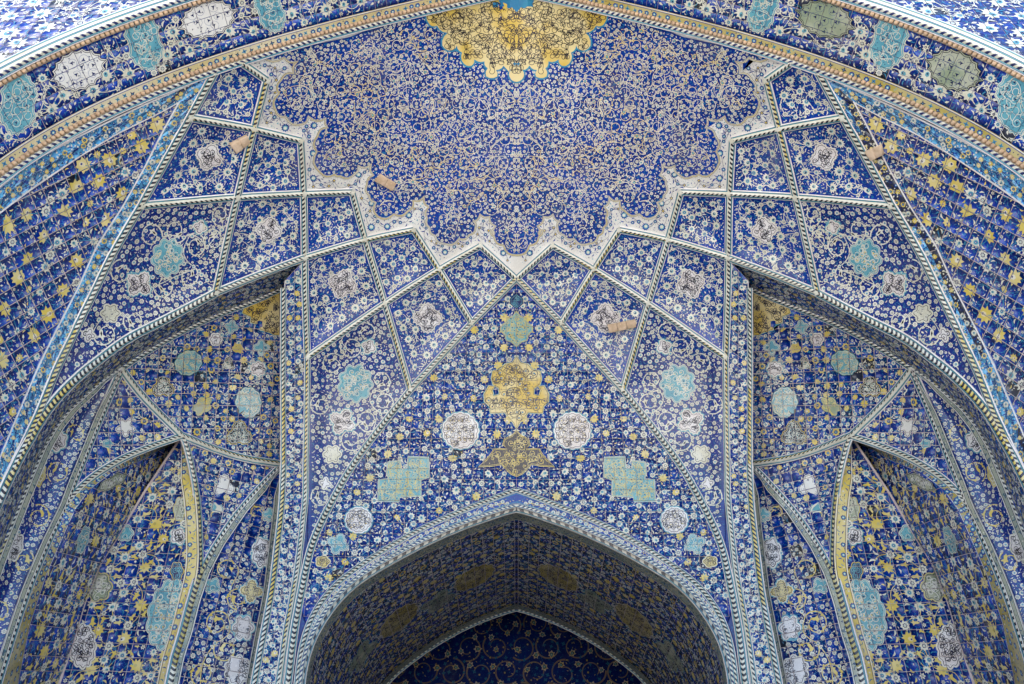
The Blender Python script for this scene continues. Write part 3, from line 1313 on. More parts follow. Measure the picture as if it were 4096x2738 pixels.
def rib(parent, curve_px, surf, width=.19, style='slant', name='rib', sm=True, label=None, P3=None, pitch=.10, mirror=False, h=.055, off=0.0, closed=False, plain=True, accent='yellow', dark='black', beads=False):
    """moulded rib swept along a line on the surface: white fillet, turquoise fillet, chequered torus"""
    RIBN[0] += 1
    rng = np.random.default_rng(RIBN[0])
    if P3 is None:
        c = smooth(curve_px, 2) if sm else a2(curve_px)
        c = resample(c, 400)
        P3 = surf(c)
    P3 = resample(P3, step=pitch/4)
    P = P3
    T = np.gradient(P, axis=0); T /= np.maximum(np.linalg.norm(T, axis=1, keepdims=True), 1e-9)
    c = topx(P)
    if surf is not None:
        du = surf(c+(3, 0))-surf(c); dv = surf(c+(0, 3))-surf(c)
        N = np.cross(du, dv)
    else:
        N = -P.copy()
    N /= np.maximum(np.linalg.norm(N, axis=1, keepdims=True), 1e-9)
    N *= np.where((N*P).sum(1) > 0, -1, 1)[:, None]
    N -= T*(N*T).sum(1, keepdims=True)
    N /= np.maximum(np.linalg.norm(N, axis=1, keepdims=True), 1e-9)
    k = 9
    ker = np.ones(k)/k
    if len(N) > 3*k:
        Np = np.stack([np.convolve(np.pad(N[:, i], k//2, mode='edge'), ker, 'valid') for i in range(3)], 1)
        N = Np/np.linalg.norm(Np, axis=1, keepdims=True)
    S = np.cross(T, N)
    width = width*.86
    w = width/.19
    up = .010+off+.0021*(RIBN[0] % 9)
    hh = h*w
    prof_ = [(-.095, -.02, None), (-.095, .010, 'white'), (-.078, .014, dark), (-.071, .016, 'teal_line'), (-.052, .018, 'navy'), (-.047, .018, 'A'),
             (-.012, hh, 'A2'), (.012, hh, 'B'), (.047, .018, 'navy'), (.052, .018, 'teal_line'), (.071, .016, dark), (.078, .014, 'white'), (.095, .010, 'white'), (.095, -.02, None)]
    bs = np.array([p[0]*w for p in prof_]); hs = np.array([p[1]+up for p in prof_])
    n, m = len(P), len(prof_)
    slant = {'slant': 1.0, 'chev': 0, 'straight': 0}[style]
    sh = np.zeros(m)
    for i, b in enumerate(bs):
        if abs(b) < .0475*w:
            sh[i] = (b if style == 'slant' else (-abs(b) if style == 'chev' else 0))*1.1
    V = P[:, None]+S[:, None]*bs[None, :, None]+N[:, None]*hs[None, :, None]+T[:, None]*sh[None, :, None]
    B = Batch()
    idx = np.arange(n*m).reshape(n, m)
    V = V.reshape(-1, 3)
    cyc = (np.arange(n-1)//2) % 2
    acc = rng.random(n)
    big = (np.sin(np.arange(n-1)*.013+RIBN[0])+np.sin(np.arange(n-1)*.031+RIBN[0]*2) > .6)
    first = True
    order = {}
    for j in range(m-1):
        q = np.stack([idx[:-1, j], idx[1:, j], idx[1:, j+1], idx[:-1, j+1]], 1)
        mt = prof_[j][2] or 'white'
        if j == 0:
            mt = 'white'
        if mt in ('A', 'A2', 'B'):
            lightm = np.where(big, accent, 'cream')
            if mt == 'A' and plain:
                order.setdefault('cream', []).append(q)
            elif mt == 'A2' and plain:
                order.setdefault('cream', []).append(q[cyc == 0]) if style == 'slant' else None
                if style == 'slant':
                    order.setdefault(dark, []).append(q[cyc == 1])
                else:
                    order.setdefault(dark, []).append(q[cyc == 1]); order.setdefault('cream', []).append(q[cyc == 0])
            else:
                order.setdefault(dark, []).append(q[cyc == 1])
                lt = cyc == 0
                order.setdefault(accent, []).append(q[lt & big]); order.setdefault('cream', []).append(q[lt & ~big])
        else:
            order.setdefault(mt, []).append(q)
    F0 = []
    B.V.append(V); B.n = len(V)
    for mt, L in order.items():
        F = np.vstack(L)
        if len(F):
            B.ms.append(mt); B.F.append(F); B.M.append(np.full(len(F), B.ms.index(mt)))
    # face towards the eye: check middle face
    F = B.F[0]
    A = V[F[:, 0]]; nn = np.cross(V[F[:, 1]]-A, V[F[:, 2]]-A)
    if ((nn*N[F[:, 0]//m]).sum() < 0):
        B.F = [f[:, ::-1] for f in B.F]
    if mirror:
        B.mirrored()
    return link(name, B, parent, label=label)


# ------------------------------------------------------------------ lines read from the place
def za(*p): return [(x/1.568, y/1.568) for x, y in p]
def zb(*p): return [(1300+x/1.568, y/1.568) for x, y in p]
def zc(*p): return [(x/1.568, 900+y/1.568) for x, y in p]
def zd(*p): return [(1300+x/1.568, 900+y/1.568) for x, y in p]
def ze(*p): return [(x/1.568, 1738+y/1.568) for x, y in p]
def zf(*p): return [(1300+x/1.568, 1738+y/1.568) for x, y in p]
def zg(*p): return [(x/2.181, 1300+y/2.181) for x, y in p]
def zh(*p): return [(400+x/1.96, 1100+y/1.96) for x, y in p]
def zi(*p): return [(x/1.246, 2019+y/1.246) for x, y in p]


def mir(c): return [(2*CX-x, y) for x, y in c][::-1]


S0 = shell(0)
S8 = shell(.8)

a_, b_, c_ = za((1670, 500))[0], za((1590, 805))[0], za((1485, 1235))[0]
e_, f_ = za((1885, 880))[0], za((1905, 1215))[0]
n0 = za((1505, 385))[0]
n1 = za((1345, 450))[0]
o2, o3 = za((1190, 735))[0], za((880, 1290))[0]
d_, h_ = zc((1350, 425))[0], (1218, 1031)
i_, j_, k_, p_, m_, l_, q_, r_ = zd((250, 90), (555, 30), (715, 275), (975, 130), (1200, 335), (920, 615), (375, 490), (535, 1035))
g_ = zb((170, 1205))[0]
s_ = (1229, 1429)
m_ = (2066, m_[1])

L_UP = [n1, o2, za((1040, 1000))[0], o3]
L_DN = [o3]+zc((700, 180), (600, 390), (510, 570), (430, 740), (350, 900))+[(183, 1575), (151, 1658), (124, 1713), (99, 1768), (55, 1855), (14, 1951), (-18, 2015), (-75, 2150), (-130, 2300)]
Q_UP = [h_, zc((1640, 305))[0], d_]
Q_DN = [d_]+zc((1200, 505), (1000, 610))+[(504, 1355), (413, 1424), (330, 1488), (257, 1557), (215, 1603), (179, 1648), (147, 1699), (119, 1749), (78, 1818), (37, 1901), (0, 1979), (-50, 2100), (-110, 2260)]
W_ = [(1132, 1151), (1012, 1207), (859, 1263), (706, 1335), (553, 1427), (481, 1476), (413, 1520), (344, 1580), (275, 1644), (220, 1713), (174, 1791), (133, 1887), (83, 2006), (56, 2075), (0, 2211), (-60, 2380), (-130, 2600)]
W2_UP = [(1132, 1151), (1130, 1406), (1132, 1860)]
W2_DN = [(1132, 1860), (1126, 2025), (1107, 2184), (1084, 2376), (1046, 2567), (1014, 2738), (985, 2900)]
V_UP = [h_, (1221, 1219), s_]
V_DN = [s_, (1227, 1650), (1221, 1900), (1222, 1990), (1204, 2150), (1188, 2290), (1166, 2408), (1142, 2535), (1113, 2738), (1085, 2900)]
BIG = [m_, l_, r_, (1510, 1723), (1400, 1874), (1327, 2006), (1269, 2121), (1240, 2200), (1219, 2290), (1198, 2400), (1173, 2535), (1150, 2738), (1125, 2900)]
PO = [(2066, 1961), (2000, 1985), (1938, 2010), (1746, 2087), (1587, 2170), (1428, 2272), (1338, 2343), (1275, 2420), (1230, 2505), (1203, 2600), (1186, 2738), (1175, 2900)]
PI_ = [(2066, 2024), (2000, 2041), (1825, 2103), (1646, 2185), (1468, 2285), (1400, 2335), (1334, 2400), (1265, 2500), (1225, 2590), (1203, 2680), (1197, 2738), (1190, 2900)]
T_ = (1132, 1860); WN = (727, 1745); VN = (484, 1475)
B1 = [T_, (936, 1830), WN]
B1b = [WN, (584, 1605), (522, 1529), VN]
B2 = [VN, (436, 1584), (385, 1703), (339, 1818), (293, 1928), (257, 2027), (185, 2171), (104, 2364), (40, 2557), (0, 2685), (-50, 2850)]
B3 = [WN, (619, 1781), (504, 1827), (413, 1878), (344, 1928), (293, 1979), (262, 2020)]
B4 = [T_, (1084, 1904), (957, 2044), (861, 2184), (804, 2293)]
B5 = [WN, (742, 1776), (772, 1897), (791, 2025), (797, 2153), (798, 2280)]
B45 = [(800, 2293), (765, 2408), (733, 2535), (702, 2631), (680, 2738), (650, 2900)]
FOLD = [(715, 1765), (676, 1821), (574, 1974), (472, 2146), (395, 2267), (338, 2414), (293, 2567), (236, 2738), (190, 2900)]
B3IN = [(705, 1775), (640, 1800), (574, 1840), (446, 1891), (357, 1961), (300, 2038), (268, 2110), (185, 2300), (120, 2500), (72, 2738), (30, 2900)]
ARCH_PX = za((-420, 1470), (0, 1165), (200, 1000), (500, 845), (800, 700), (1000, 610), (1350, 458), (1505, 393), (1830, 300), (2195, 222))+[(1540, 85), (1700, 50), (1931, 0), (2066, -30)]


def until(c, pt):
    """curve up to and including the vertex nearest to pt"""
    d = [np.hypot(x-pt[0], y-pt[1]) for x, y in c]
    return list(c[:int(np.argmin(d))+1])


def arch3(y, n=120, zlo=2.0, grow_=0.0, half=True):
    """left half of the front arch line in the plane y, from below to the apex"""
    z1 = np.linspace(zlo, ZS, 12)[:-1]
    t = np.sin(np.linspace(0, pi/2, n))
    z2 = ZS+(ZA+grow_-ZS)*t
    z = np.r_[z1, z2]
    return np.stack([-prof(z, grow_), np.full_like(z, y), z], 1)


# ================================================================== THE SETTING
B = Batch()
G = 60
xs = np.array([(-600, -600, 0), (600, -600, 0), (600, 600, 0), (-600, 600, 0)], float)
B.add(xs-(0, 0, EYE), [(0, 1, 2, 3)], 'paving')
link('ground', B, kind='structure')

# ================================================================== FRONT ARCH (soffit band)
arch = thing('front_arch', 'pointed entrance arch with large cream and turquoise medallions on its soffit, across the top', 'arch', (0, Y0, 0))
IN3, OUT3 = arch3(Y1-.05), arch3(Y0)
L3 = np.r_[0, np.cumsum(np.linalg.norm(np.diff(OUT3, axis=0), axis=1))]
SOFW = Y1-.05-Y0


class SoffitMap:
    def __init__(s):
        s.L = L3[-1]

    def P(s, st):
        st = a2(st)
        q = np.clip(st[:, 0], 0, s.L)
        A = np.stack([np.interp(q, L3, OUT3[:, k]) for k in range(3)], 1)
        A[:, 0] += np.maximum(st[:, 0]-s.L, 0)*.85
        A[:, 2] -= np.maximum(st[:, 0]-s.L, 0)*.5
        A[:, 1] = Y0+st[:, 1]
        return A

    def px(s, st): return topx(s.P(st))

    def inv(s, px):
        P = S0(px)
        return np.stack([np.interp(P[:, 2], OUT3[:, 2], L3), P[:, 1]-Y0], 1)


SM = SoffitMap()


def soffit(side_swap):
    g, gl = 'cream', 'cobalt'
    meds = []
    for (x, y, rx, ry, rot) in ((490, 440, 172, 128, -.35), (1300, 120, 178, 118, -.3)):
        t = np.linspace(0, 2*pi, 80, endpoint=False)
        rr = 1-.10*np.abs(np.sin(t*8))
        r2 = rr*(1+.12*np.exp(-((np.abs(np.sin(t)))/.12)**2))
        xx, yy = rx*r2*np.cos(t), ry*r2*np.sin(t)
        poly = np.array(za(*zip(x+xx*cos(rot)-yy*sin(rot), y+xx*sin(rot)+yy*cos(rot))))
        meds.append(dict(px=poly, ground='ivory', line='cobalt', edge='black', net=.19, dots=['fleck', 'fleck'], wl=.004, label='large cream medallion' if len(meds) else None))
    for (x, y, rot, sc) in ((110, 650, .12, 1.0), (900, 260, -.25, .95), (1690, 60, -.35, .75)):
        t = np.linspace(0, 2*pi, 96, endpoint=False)
        r0 = 1+.42*np.cos(2*t)+.10*np.cos(4*t)
        r0 = r0*(1-.10*np.abs(np.sin(t*9)))
        xx, yy = 118*r0*np.cos(t+pi/2), 145*r0*np.sin(t+pi/2)
        xx = 128*(1-.10*np.abs(np.sin(t*9)))*np.cos(t)*(1-.3*np.cos(t*2)**2*0)*sc
        yy = 205*(1-.08*np.abs(np.sin(t*9)))*np.sin(t)*sc
        xx *= (1-.30*np.exp(-(yy/45)**2)*0) * np.where(np.abs(yy) < 200, 1, 1)
        xx *= .78+.22*np.abs(np.sin(yy/205*pi*1.2))
        poly = np.array(za(*zip(x+xx*cos(rot)-yy*sin(rot), y+xx*sin(rot)+yy*cos(rot))))
        meds.append(dict(px=poly, ground='teal', line='cream', edge='cream', net=.15, dots=['fleck', 'fleck_t'], wl=.010))
    st = np.array([(SM.inv([(-160, 640)])[0, 0]-1.0, .20), (SM.L, .20), (SM.L, SOFW-.26), (SM.inv([(-160, 640)])[0, 0]-1.0, SOFW-.26)])
    pb = panel(arch, 'soffit_band', None, None, 'soffit', tile=(.235, .2475), cap=145, M=SM, st_poly=st, meds=meds, margin=.02, k=1.1, ocell=(0, .20), gap=.009,
               label='blue flowered soffit half on the left of the apex', mirror=False)
    for (w0, w1, nm) in ((.0, .20, 'outer_border_strip'), (SOFW-.26, SOFW-.06, 'inner_border_strip')):
        lo = st[0, 0]
        e = np.linspace(lo, SM.L, 150)
        A3 = SM.P(np.stack([e, np.full_like(e, w0)], 1)); B3_ = SM.P(np.stack([e, np.full_like(e, w1)], 1))
        strip(arch, nm, A3, B3_, 'strip_y', 'mustard' if w0 < .1 else 'straw', lift0=.012, lines=('white', 'cobalt'), lw=.014)
    # edge mouldings: chequered rope and a course of small bricks
    for y, nm in ((Y0+.03, 'outer_rope_moulding'), (Y1-.03, 'inner_rope_moulding')):
        c3 = arch3(y, 240, 3.0)
        nrm = np.zeros_like(c3)
        T = np.gradient(c3, axis=0)
        rib(arch, None, None, width=.20, style='slant', name=nm, P3=c3, pitch=.11, h=.07, accent='cream', dark='navy')
        c4 = c3.copy()
        c4[:, 1] += (-.10 if y > 7 else .11)
        c4 = resample(c4, step=.085)
        Tn = np.gradient(c4, axis=0); Tn /= np.linalg.norm(Tn, axis=1, keepdims=True)
        nn = np.cross(Tn, (0, 1, 0)); nn /= np.linalg.norm(nn, axis=1, keepdims=True)
        nn *= np.where((nn*c4).sum(1) > 0, -1, 1)[:, None]
        Bb = Batch()
        base = np.array([(-1, -1), (1, -1), (1, 1), (-1, 1)], float)
        V = []
        for lv, sc in ((0.0, 1.0), (.055, .88)):
            V.append(c4[:, None]+Tn[:, None]*(base[None, :, :1]*.033*sc)+np.array([0, 1, 0])*(base[None, :, 1:]*.033*sc)+nn[:, None]*(lv+.02))
        V = np.concatenate(V, 1).reshape(-1, 3)
        o = (np.arange(len(c4))*8)[:, None, None]
        F = np.array([(4, 5, 6, 7), (0, 1, 5, 4), (1, 2, 6, 5), (2, 3, 7, 6), (3, 0, 4, 7)])[None]+o
        Bb.add(V, F.reshape(-1, 4), 'brick')
        link('brick_course', Bb, arch, kind='stuff')


soffit(False)

# facade spandrel above the outer arch
facade = thing('facade_wall', 'bright flowered tile wall outside the entrance arch, showing in the two upper corners', 'wall', (0, Y0-.1, 0))


class FacMap:
    def P(s, st):
        st = a2(st)
        return np.stack([st[:, 0], np.full(len(st), Y0-.02), st[:, 1]], 1)

    def px(s, st): return topx(s.P(st))


ao = arch3(Y0, 60, 2.0, .12)
lo_i = 4
vis_poly = np.vstack([ao[:, [0, 2]][(ao[:, 2] > 8.2) & (ao[:, 2] < 14.8)], [(-4.2, 15.2), (-10.8, 15.2), (-10.8, 8.2)]])
panel(facade, 'spandrel', None, None, 'soffit', tile=(.235, .235), cap=150, M=FacMap(), st_poly=vis_poly, margin=.02, k=1.6, label='left spandrel of bright blue tiles')
Bf = Batch()
full = np.vstack([ao[:, [0, 2]], [(0, 21), (-14, 21), (-14, ao[0, 2])]])
sheet(Bf, FacMap(), full, 'cobalt', -.05, 1.0)
link('wall_face', Bf, facade, weld=True)
rib(facade, None, None, width=.13, style='straight', name='arch_edge_moulding', P3=arch3(Y0-.03, 240, 3.0, .06), pitch=.13, dark='teal', accent='white', h=.05)

# ================================================================== SIDE WALL between arch and vault
side = thing('side_wall', 'side wall of large yellow palmettes in a sky-blue frame, left of the half dome', 'wall', (-8.6, 9.5, 0))
ARCHL = [p for p in ARCH_PX if p[0] < 860]
SBL = za((1110, 650), (1000, 850), (900, 1050), (760, 1300))+zc((600, 130), (480, 400), (350, 650), (240, 870), (150, 1080), (70, 1270), (0, 1440), (-90, 1700))
SBT = za((1110, 650), (1000, 712), (720, 850), (500, 985), (300, 1120), (150, 1225), (0, 1340), (-200, 1490), (-420, 1680))
LFULL = L_UP+L_DN[1:]
wall_poly = np.array(SBL[::-1]+SBT[1:])
wall_poly = np.vstack([wall_poly, [(-300, 1900)]])
Sw = S0
panel(side, 'tiled_field', wall_poly, Sw, 'wall', tile=(.24, .24), cap=230, rot=-.3, margin=.0, k=1.0, gap=.015, label='deep blue tiles with big yellow palmettes')
A3 = S0(resample(ARCHL[::-1][2:], 160)); 
top_in = S0(resample(SBT, 160))
strip(side, 'sky_blue_frame', S0(resample([za((1320, 470))[0]]+[p for p in ARCHL[::-1] if p[0] < 800], 160)), top_in, 'lightblue', 'lightblue', tile=.27, cap=40, tile_mat='lightblue', lines=('white', 'white'))
strip(side, 'sky_blue_frame', S0(resample(LFULL, 160)), S0(resample(SBL, 160)), 'lightblue', 'lightblue', tile=.27, cap=30, tile_mat='lightblue', lines=('white', 'white'), lift0=.004)

# ================================================================== THE VAULT
vault = thing('half_dome', 'blue half dome with gold sunburst crown, ringed by kite panels between chequered ribs', 'dome', (0, Y1, 0))
zig = [n0, a_, b_, e_, f_, g_, i_, j_, k_, p_, m_]
archtop = [p for p in ARCH_PX if p[0] > n0[0]+5]
zig_poly = np.array(zig+mir(zig)[1:]+mir(archtop)[1:-1] + [(2066, -30)] + archtop[:-1][::-1])
zig_poly = np.array(zig+mir(zig)[1:]+mir([n0]+archtop)[::-1][0:0]+[(2*CX-x, y) for x, y in archtop]+archtop[:-1][::-1])
PM = PxMap(S0)
B = Batch()
sheet(B, PM, PM.inv(zig_poly), 'ivory', -.004, .15)
dome = link('crown_field', B, vault, smooth=True, weld=True, label='ivory lobed border around the blue crown')
# blue lobed field
lob = za((1640, 352), (1780, 362), (1868, 385), (1840, 460), (1762, 500), (1748, 590), (1725, 690), (1790, 735), (1895, 780), (1930, 730), (2045, 742), (2055, 800), (1990, 855), (1985, 950), (2003, 1080), (2100, 1095))+zb((90, 1105), (190, 1090), (205, 1040), (292, 1030), (303, 1100), (262, 1160), (275, 1225), (318, 1270), (330, 1360), (430, 1345), (520, 1325), (552, 1260), (622, 1232), (650, 1300), (640, 1370), (655, 1430), (690, 1480), (745, 1530), (840, 1500), (905, 1475), (945, 1430), (930, 1390), (972, 1345), (1032, 1360), (1070, 1420), (1060, 1480))+zd((1040, 30), (1060, 75), (1120, 130))+[(2066, 1022)]
lob_f = foils(lob, 5, -.22)
lob_r = [(2*CX-x, y) for x, y in lob_f[::-1]][1:]
arch_hi = [p for p in archtop if p[0] > 1080]
field = np.array(list(map(tuple, lob_f))+lob_r+[(2*CX-x, y+6) for x, y in arch_hi]+[(x, y+6) for x, y in arch_hi[:-1][::-1]])
# gold sunburst
sun_h = zb((640, 62), (655, 155), (700, 160), (768, 205), (735, 285), (790, 318), (825, 285), (858, 330), (870, 400), (918, 412), (935, 372), (1000, 385), (1020, 430), (1012, 480), (1078, 482), (1072, 440), (1120, 412), (1165, 440), (1158, 485))+[(2066, 328)]
sun_f = foils(sun_h, 4, -.16)
gold_poly = np.array(list(map(tuple, sun_f))+[(2*CX-x, y) for x, y in sun_f[::-1]][1:]+[(2*CX-x, y+10) for x, y in arch_hi if x > 1700]+[(x, y+10) for x, y in arch_hi[:-1][::-1] if x > 1700])
B = Batch()
F_st = PM.inv(field)
add_cells(B, PM, cells(F_st, .25, .25), 'cobalt', .008)
fld = link('blue_mosaic', B, dome, smooth=True, weld=True)
O = Orn(PM, .012)
lf = PM.inv(lob_f)
O.ribbons([lf], .052, 'cream', -1.2)
O.ribbons([lf], .034, 'black', .4)
O.ribbons([lf], .018, 'goldcream', 1.6)
half_f = np.array(list(map(tuple, lob_f[:-1]))+[(2084, 1016), (2084, 0)]+[(x, y+6) for x, y in arch_hi[:-1][::-1]])
fill(O, PM.inv(half_f), 'dome', 5, [PM.inv(np.vstack([gold_poly]))], .02)
O.B.mirrored()
link('arabesque_inlay', O.B, dome, kind='stuff')
# ivory border flowers
O = Orn(PM, .002)
half_z = np.array(zig+[(2066, -30)]+archtop[:-1][::-1])
fill(O, PM.inv(half_z), 'ivory', 9, [PM.inv(half_f)], .10)
O.B.mirrored()
link('ivory_flower_inlay', O.B, dome, kind='stuff')
# sunburst medallion
GM = dict(ground='gold', line='black', edge='teal')
B = Batch()
gst = PM.inv(gold_poly)
O = Orn(PM, .024)
add_cells(O.B, PM, cells(grow(gst, .035), .2, .2), 'tealdk', .016)
add_cells(O.B, PM, cells(gst, .2, .2), 'gold', .019)
Sg = Scatter(gst, 77, (), .03)
rng = np.random.default_rng(3)
pts = Sg.hexpts(.125, .25)
pts = pts[inside(pts, gst) & (pts[:, 0] < CX*.0053)]
pts = pts[seg_dist(pts, gst) > .05]
paths = [spiral(c, .072, rng.uniform(0, 6.3), rng.uniform(.6, 1.1), rng.choice((-1, 1)), .45, 12) for c in pts]
O.ribbons(paths, .011, 'black', .2)
kd = KDTree(len(pts))
for i, p in enumerate(pts):
    kd.insert((p[0], p[1], 0), i)
kd.balance()
lk = []
for i, p in enumerate(pts):
    for (_, j, d) in kd.find_n((p[0], p[1], 0), 4)[1:]:
        lk.append(arc_between(paths[i][0], paths[j][-1], rng.uniform(-.3, .3), 7))
O.ribbons([q for q in lk if np.linalg.norm(q[0]-q[-1]) < .25], .010, 'black', .5)
Sg2 = Scatter(gst, 5, (), .03)
p3, r3 = Sg2.run(.085, (.012, .018), .4)
k3 = p3[:, 0] < CX*.0053
O.stamp('fleck', p3[k3], r3[k3], rng.uniform(0, 6.3, k3.sum()))
p3, r3 = Sg2.run(.42, (.045, .055), .2)
k3 = p3[:, 0] < CX*.0053
O.stamp('star_t', p3[k3], r3[k3]*1.1, rng.uniform(0, 6.3, k3.sum()))
O.B.V = [v for v in O.B.V]
base_n = None
# mirror only the inlay: rebuild the plate after mirroring
Bp = Batch()
add_cells(Bp, PM, cells(grow(gst, .035), .2, .2), 'tealdk', .016)
add_cells(Bp, PM, cells(gst, .2, .2), 'gold', .019)
gd = link('gold_sunburst', Bp, dome, weld=True, label='gold scalloped sunburst at the crown')
O2 = Orn(PM, .024)
O2.ribbons(paths, .011, 'black', .2)
O2.ribbons([q for q in lk if np.linalg.norm(q[0]-q[-1]) < .25], .010, 'black', .5)
O2.stamp('star_t', p3[k3], r3[k3]*1.1, np.zeros(k3.sum()))
O2.B.mirrored()
link('black_vine_inlay', O2.B, gd.parent, kind='stuff')
B = Batch()
tl_ = zb((1085, 0), (1100, 25), (1090, 40), (1130, 40), (1150, 55), (1170, 45), (1200, 78))
tst = np.array(list(tl_[:-1])+[(2066, tl_[-1][1])]+[(2*CX-x, y) for x, y in tl_[:-1][::-1]]+[(2066, -22)])
add_cells(B, PM, cells(PM.inv(tst), .2, .2), 'tealdk', .03)
link('turquoise_boss', B, dome)

# ---- kite panels
def blob(c, r, n=8, depth=.2, rot=0.0, sy=1.0): return lobed(c[0], c[1], r, r*sy, n, depth, rot)


WH = dict(ground='white', line='black', edge='cream', net=.10, wl=.013, dots=['fleck'])
TL = dict(ground='teal', line='cream', edge='cream', net=.13, wl=.013, dots=['fleck', 'fleck_y'])
CR = dict(ground='cream', line='sage', edge='cream', net=.12, wl=.003, dots=['fleck'])
kites = [
    ('kite_panel', [n1, n0, a_, b_, o2], 'kitelet', [], 'kite panel cut by the front arch'),
    ('kite_panel', [o2, b_, c_, o3, za((1040, 1000))[0]], 'kite', [(cross_lobed(*za((1310, 985))[0], 58, .4, 4, .28), WH)], None),
    ('kite_panel', [b_, e_, f_, c_], 'kitelet', [], None),
    ('kite_panel', [c_, f_, h_, zc((1640, 305))[0], d_], 'kite', [(cross_lobed(*za((1685, 1445))[0], 56, .2, 4, .28), WH)], None),
    ('kite_panel', [f_, g_, i_, h_], 'kitelet', [], None),
    ('kite_panel', [h_, i_, q_, s_, (1221, 1219)], 'kite', [(cross_lobed(*zd((110, 370))[0], 62, .3, 4, .28), WH)], None),
    ('kite_panel', [i_, j_, k_, q_], 'kitelet', [], None),
    ('kite_panel', [q_, k_, l_, r_], 'kite', [(cross_lobed(*zd((645, 585))[0], 62, .0, 4, .28), WH)], None),
    ('kite_panel', [k_, p_, m_, l_], 'kitelet', [], None),
]
vault_left = thing('left_net', 'temp', 'temp', (0, Y1, 0))
for nm, poly, stl, meds, lb in kites:
    poly = np.array(poly)
    c = poly.mean(0)
    Sk = dipped(S0, poly, .09, 100)
    md = [dict(px=q, **st) for q, st in meds]
    panel(vault_left, nm, poly, Sk, stl, ground='cobalt', meds=md, margin=.10, label=lb, cell=.07)
p4 = L_DN[:-2]
p4 = [c_]+Q_DN[:0]+[d_]+Q_DN[1:-3]
P4 = np.array([c_]+Q_DN[:10]+[(262, 1545)][:0]+[(236, 1502)][:0]+until(L_DN, (223, 1474))[::-1][0:0]+[(186, 1600)]+[(q[0]+4, q[1]) for q in L_DN[1:6][::-1]]+[o3])
S4 = dipped(S0, P4, .10, 120)
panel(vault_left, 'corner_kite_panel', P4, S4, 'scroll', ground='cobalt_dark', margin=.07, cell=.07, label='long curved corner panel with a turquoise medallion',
      meds=[dict(px=lobed(*zc((1050, 205))[0], 66, 80, 9, .2, .2), **TL),
            dict(px=cross_lobed(*zc((870, 370))[0], 58, .7), glow='teal', **WH),
            dict(px=lobed(*zc((690, 555))[0], 40, 40, 6, .3, 0), **CR),
            dict(px=cross_lobed(*za((1255, 1425))[0], 29, .3, 4, .3), glow='teal', **WH),
            dict(px=cross_lobed(*zc((555, 690))[0], 30, .3, 4, .4), **WH)])
P11 = np.array([s_, q_, r_]+BIG[3:7]+[(1244, 2180), (1232, 2160), (1234, 2000), (1230, 1800)])
S11 = dipped(S0, P11, .08, 100)
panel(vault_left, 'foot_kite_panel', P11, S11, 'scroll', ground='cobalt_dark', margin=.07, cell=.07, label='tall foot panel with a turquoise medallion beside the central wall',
      meds=[dict(px=lobed(*zd((190, 995))[0], 72, 78, 9, .2, .1), **TL),
            dict(px=cross_lobed(*zd((275, 765))[0], 31, .4, 4, .3), glow='teal', **WH),
            dict(px=cross_lobed(*zd((108, 1235))[0], 56, .5), glow='teal', **WH),
            dict(px=lobed(*zd((45, 1440))[0], 38, 38, 6, .3, 0), **CR),
            dict(px=cross_lobed(1300, 1935, 26, .2, 4, .4), **WH)])
FT = np.array([(1218, 1900)]+[p for p in V_DN if p[1] > 1950]+PO[::-1][:5]+[(1330, 2200), (1300, 2060)])
Bf2 = Batch()
sheet(Bf2, PlMap(shell(.04), FT), PlMap(shell(.04), FT).inv(FT), 'cobalt_dark', 0, .15)
link('foot_backing', Bf2, vault_left, weld=True)
# ---- ribs of the net
RB = dict(surf=S0)
rib(vault_left, L_UP, width=.20, **RB)
rib(vault_left, L_DN, width=.20, **RB)
rib(vault_left, [n0, a_], sm=False, **RB)
rib(vault_left, [a_, b_, c_, d_], width=.185, **RB)
rib(vault_left, [o2, b_, e_], sm=True, **RB)
rib(vault_left, [e_, f_, h_], sm=True, **RB)
rib(vault_left, [o3, c_, f_, g_], sm=True, **RB)
rib(vault_left, [g_, i_, q_, r_], sm=True, **RB)
rib(vault_left, [h_, i_, j_], sm=True, **RB)
rib(vault_left, [j_, k_, l_], sm=True, **RB)
rib(vault_left, [s_, q_, k_, p_], sm=True, **RB)
rib(vault_left, [p_, m_], sm=False, **RB)
rib(vault_left, Q_UP, width=.20, **RB)
rib(vault_left, Q_DN, width=.22, style='chev', plain=False, **RB)
rib(vault_left, V_UP, width=.19, **RB)
rib(vault_left, V_DN, width=.17, **RB)
rib(vault_left, BIG[:3], width=.20, sm=False, **RB)
rib(vault_left, BIG[2:], width=.20, style='chev', plain=False, **RB)
# small star bosses where ribs cross
Bb = Batch()
for c in (b_, c_, f_, h_, i_, q_, k_, l_, r_, s_, d_, o2, o3, a_, e_, g_, j_, p_):
    P = S0([c]); du = S0([(c[0]+3, c[1])])-P; dv = S0([(c[0], c[1]+3)])-P
    n = np.cross(du, dv); n /= np.linalg.norm(n)
    n *= -np.sign((n*P).sum())
    e1 = du/np.linalg.norm(du); e2 = np.cross(n, e1)
    (V, T) = star(4, .07, .038, .4)
    W = P+V[:, :1]*e1+V[:, 1:]*e2+n*(.088-np.linalg.norm(V, axis=1, keepdims=True)*.12)
    nn = np.cross(W[T[0, 1]]-W[T[0, 0]], W[T[0, 2]]-W[T[0, 0]])
    if nn@P[0] > 0:
        T = T[:, ::-1]
    B = Batch(); B.add(W, T, 'cream')
    link('rib_boss', B, vault_left)

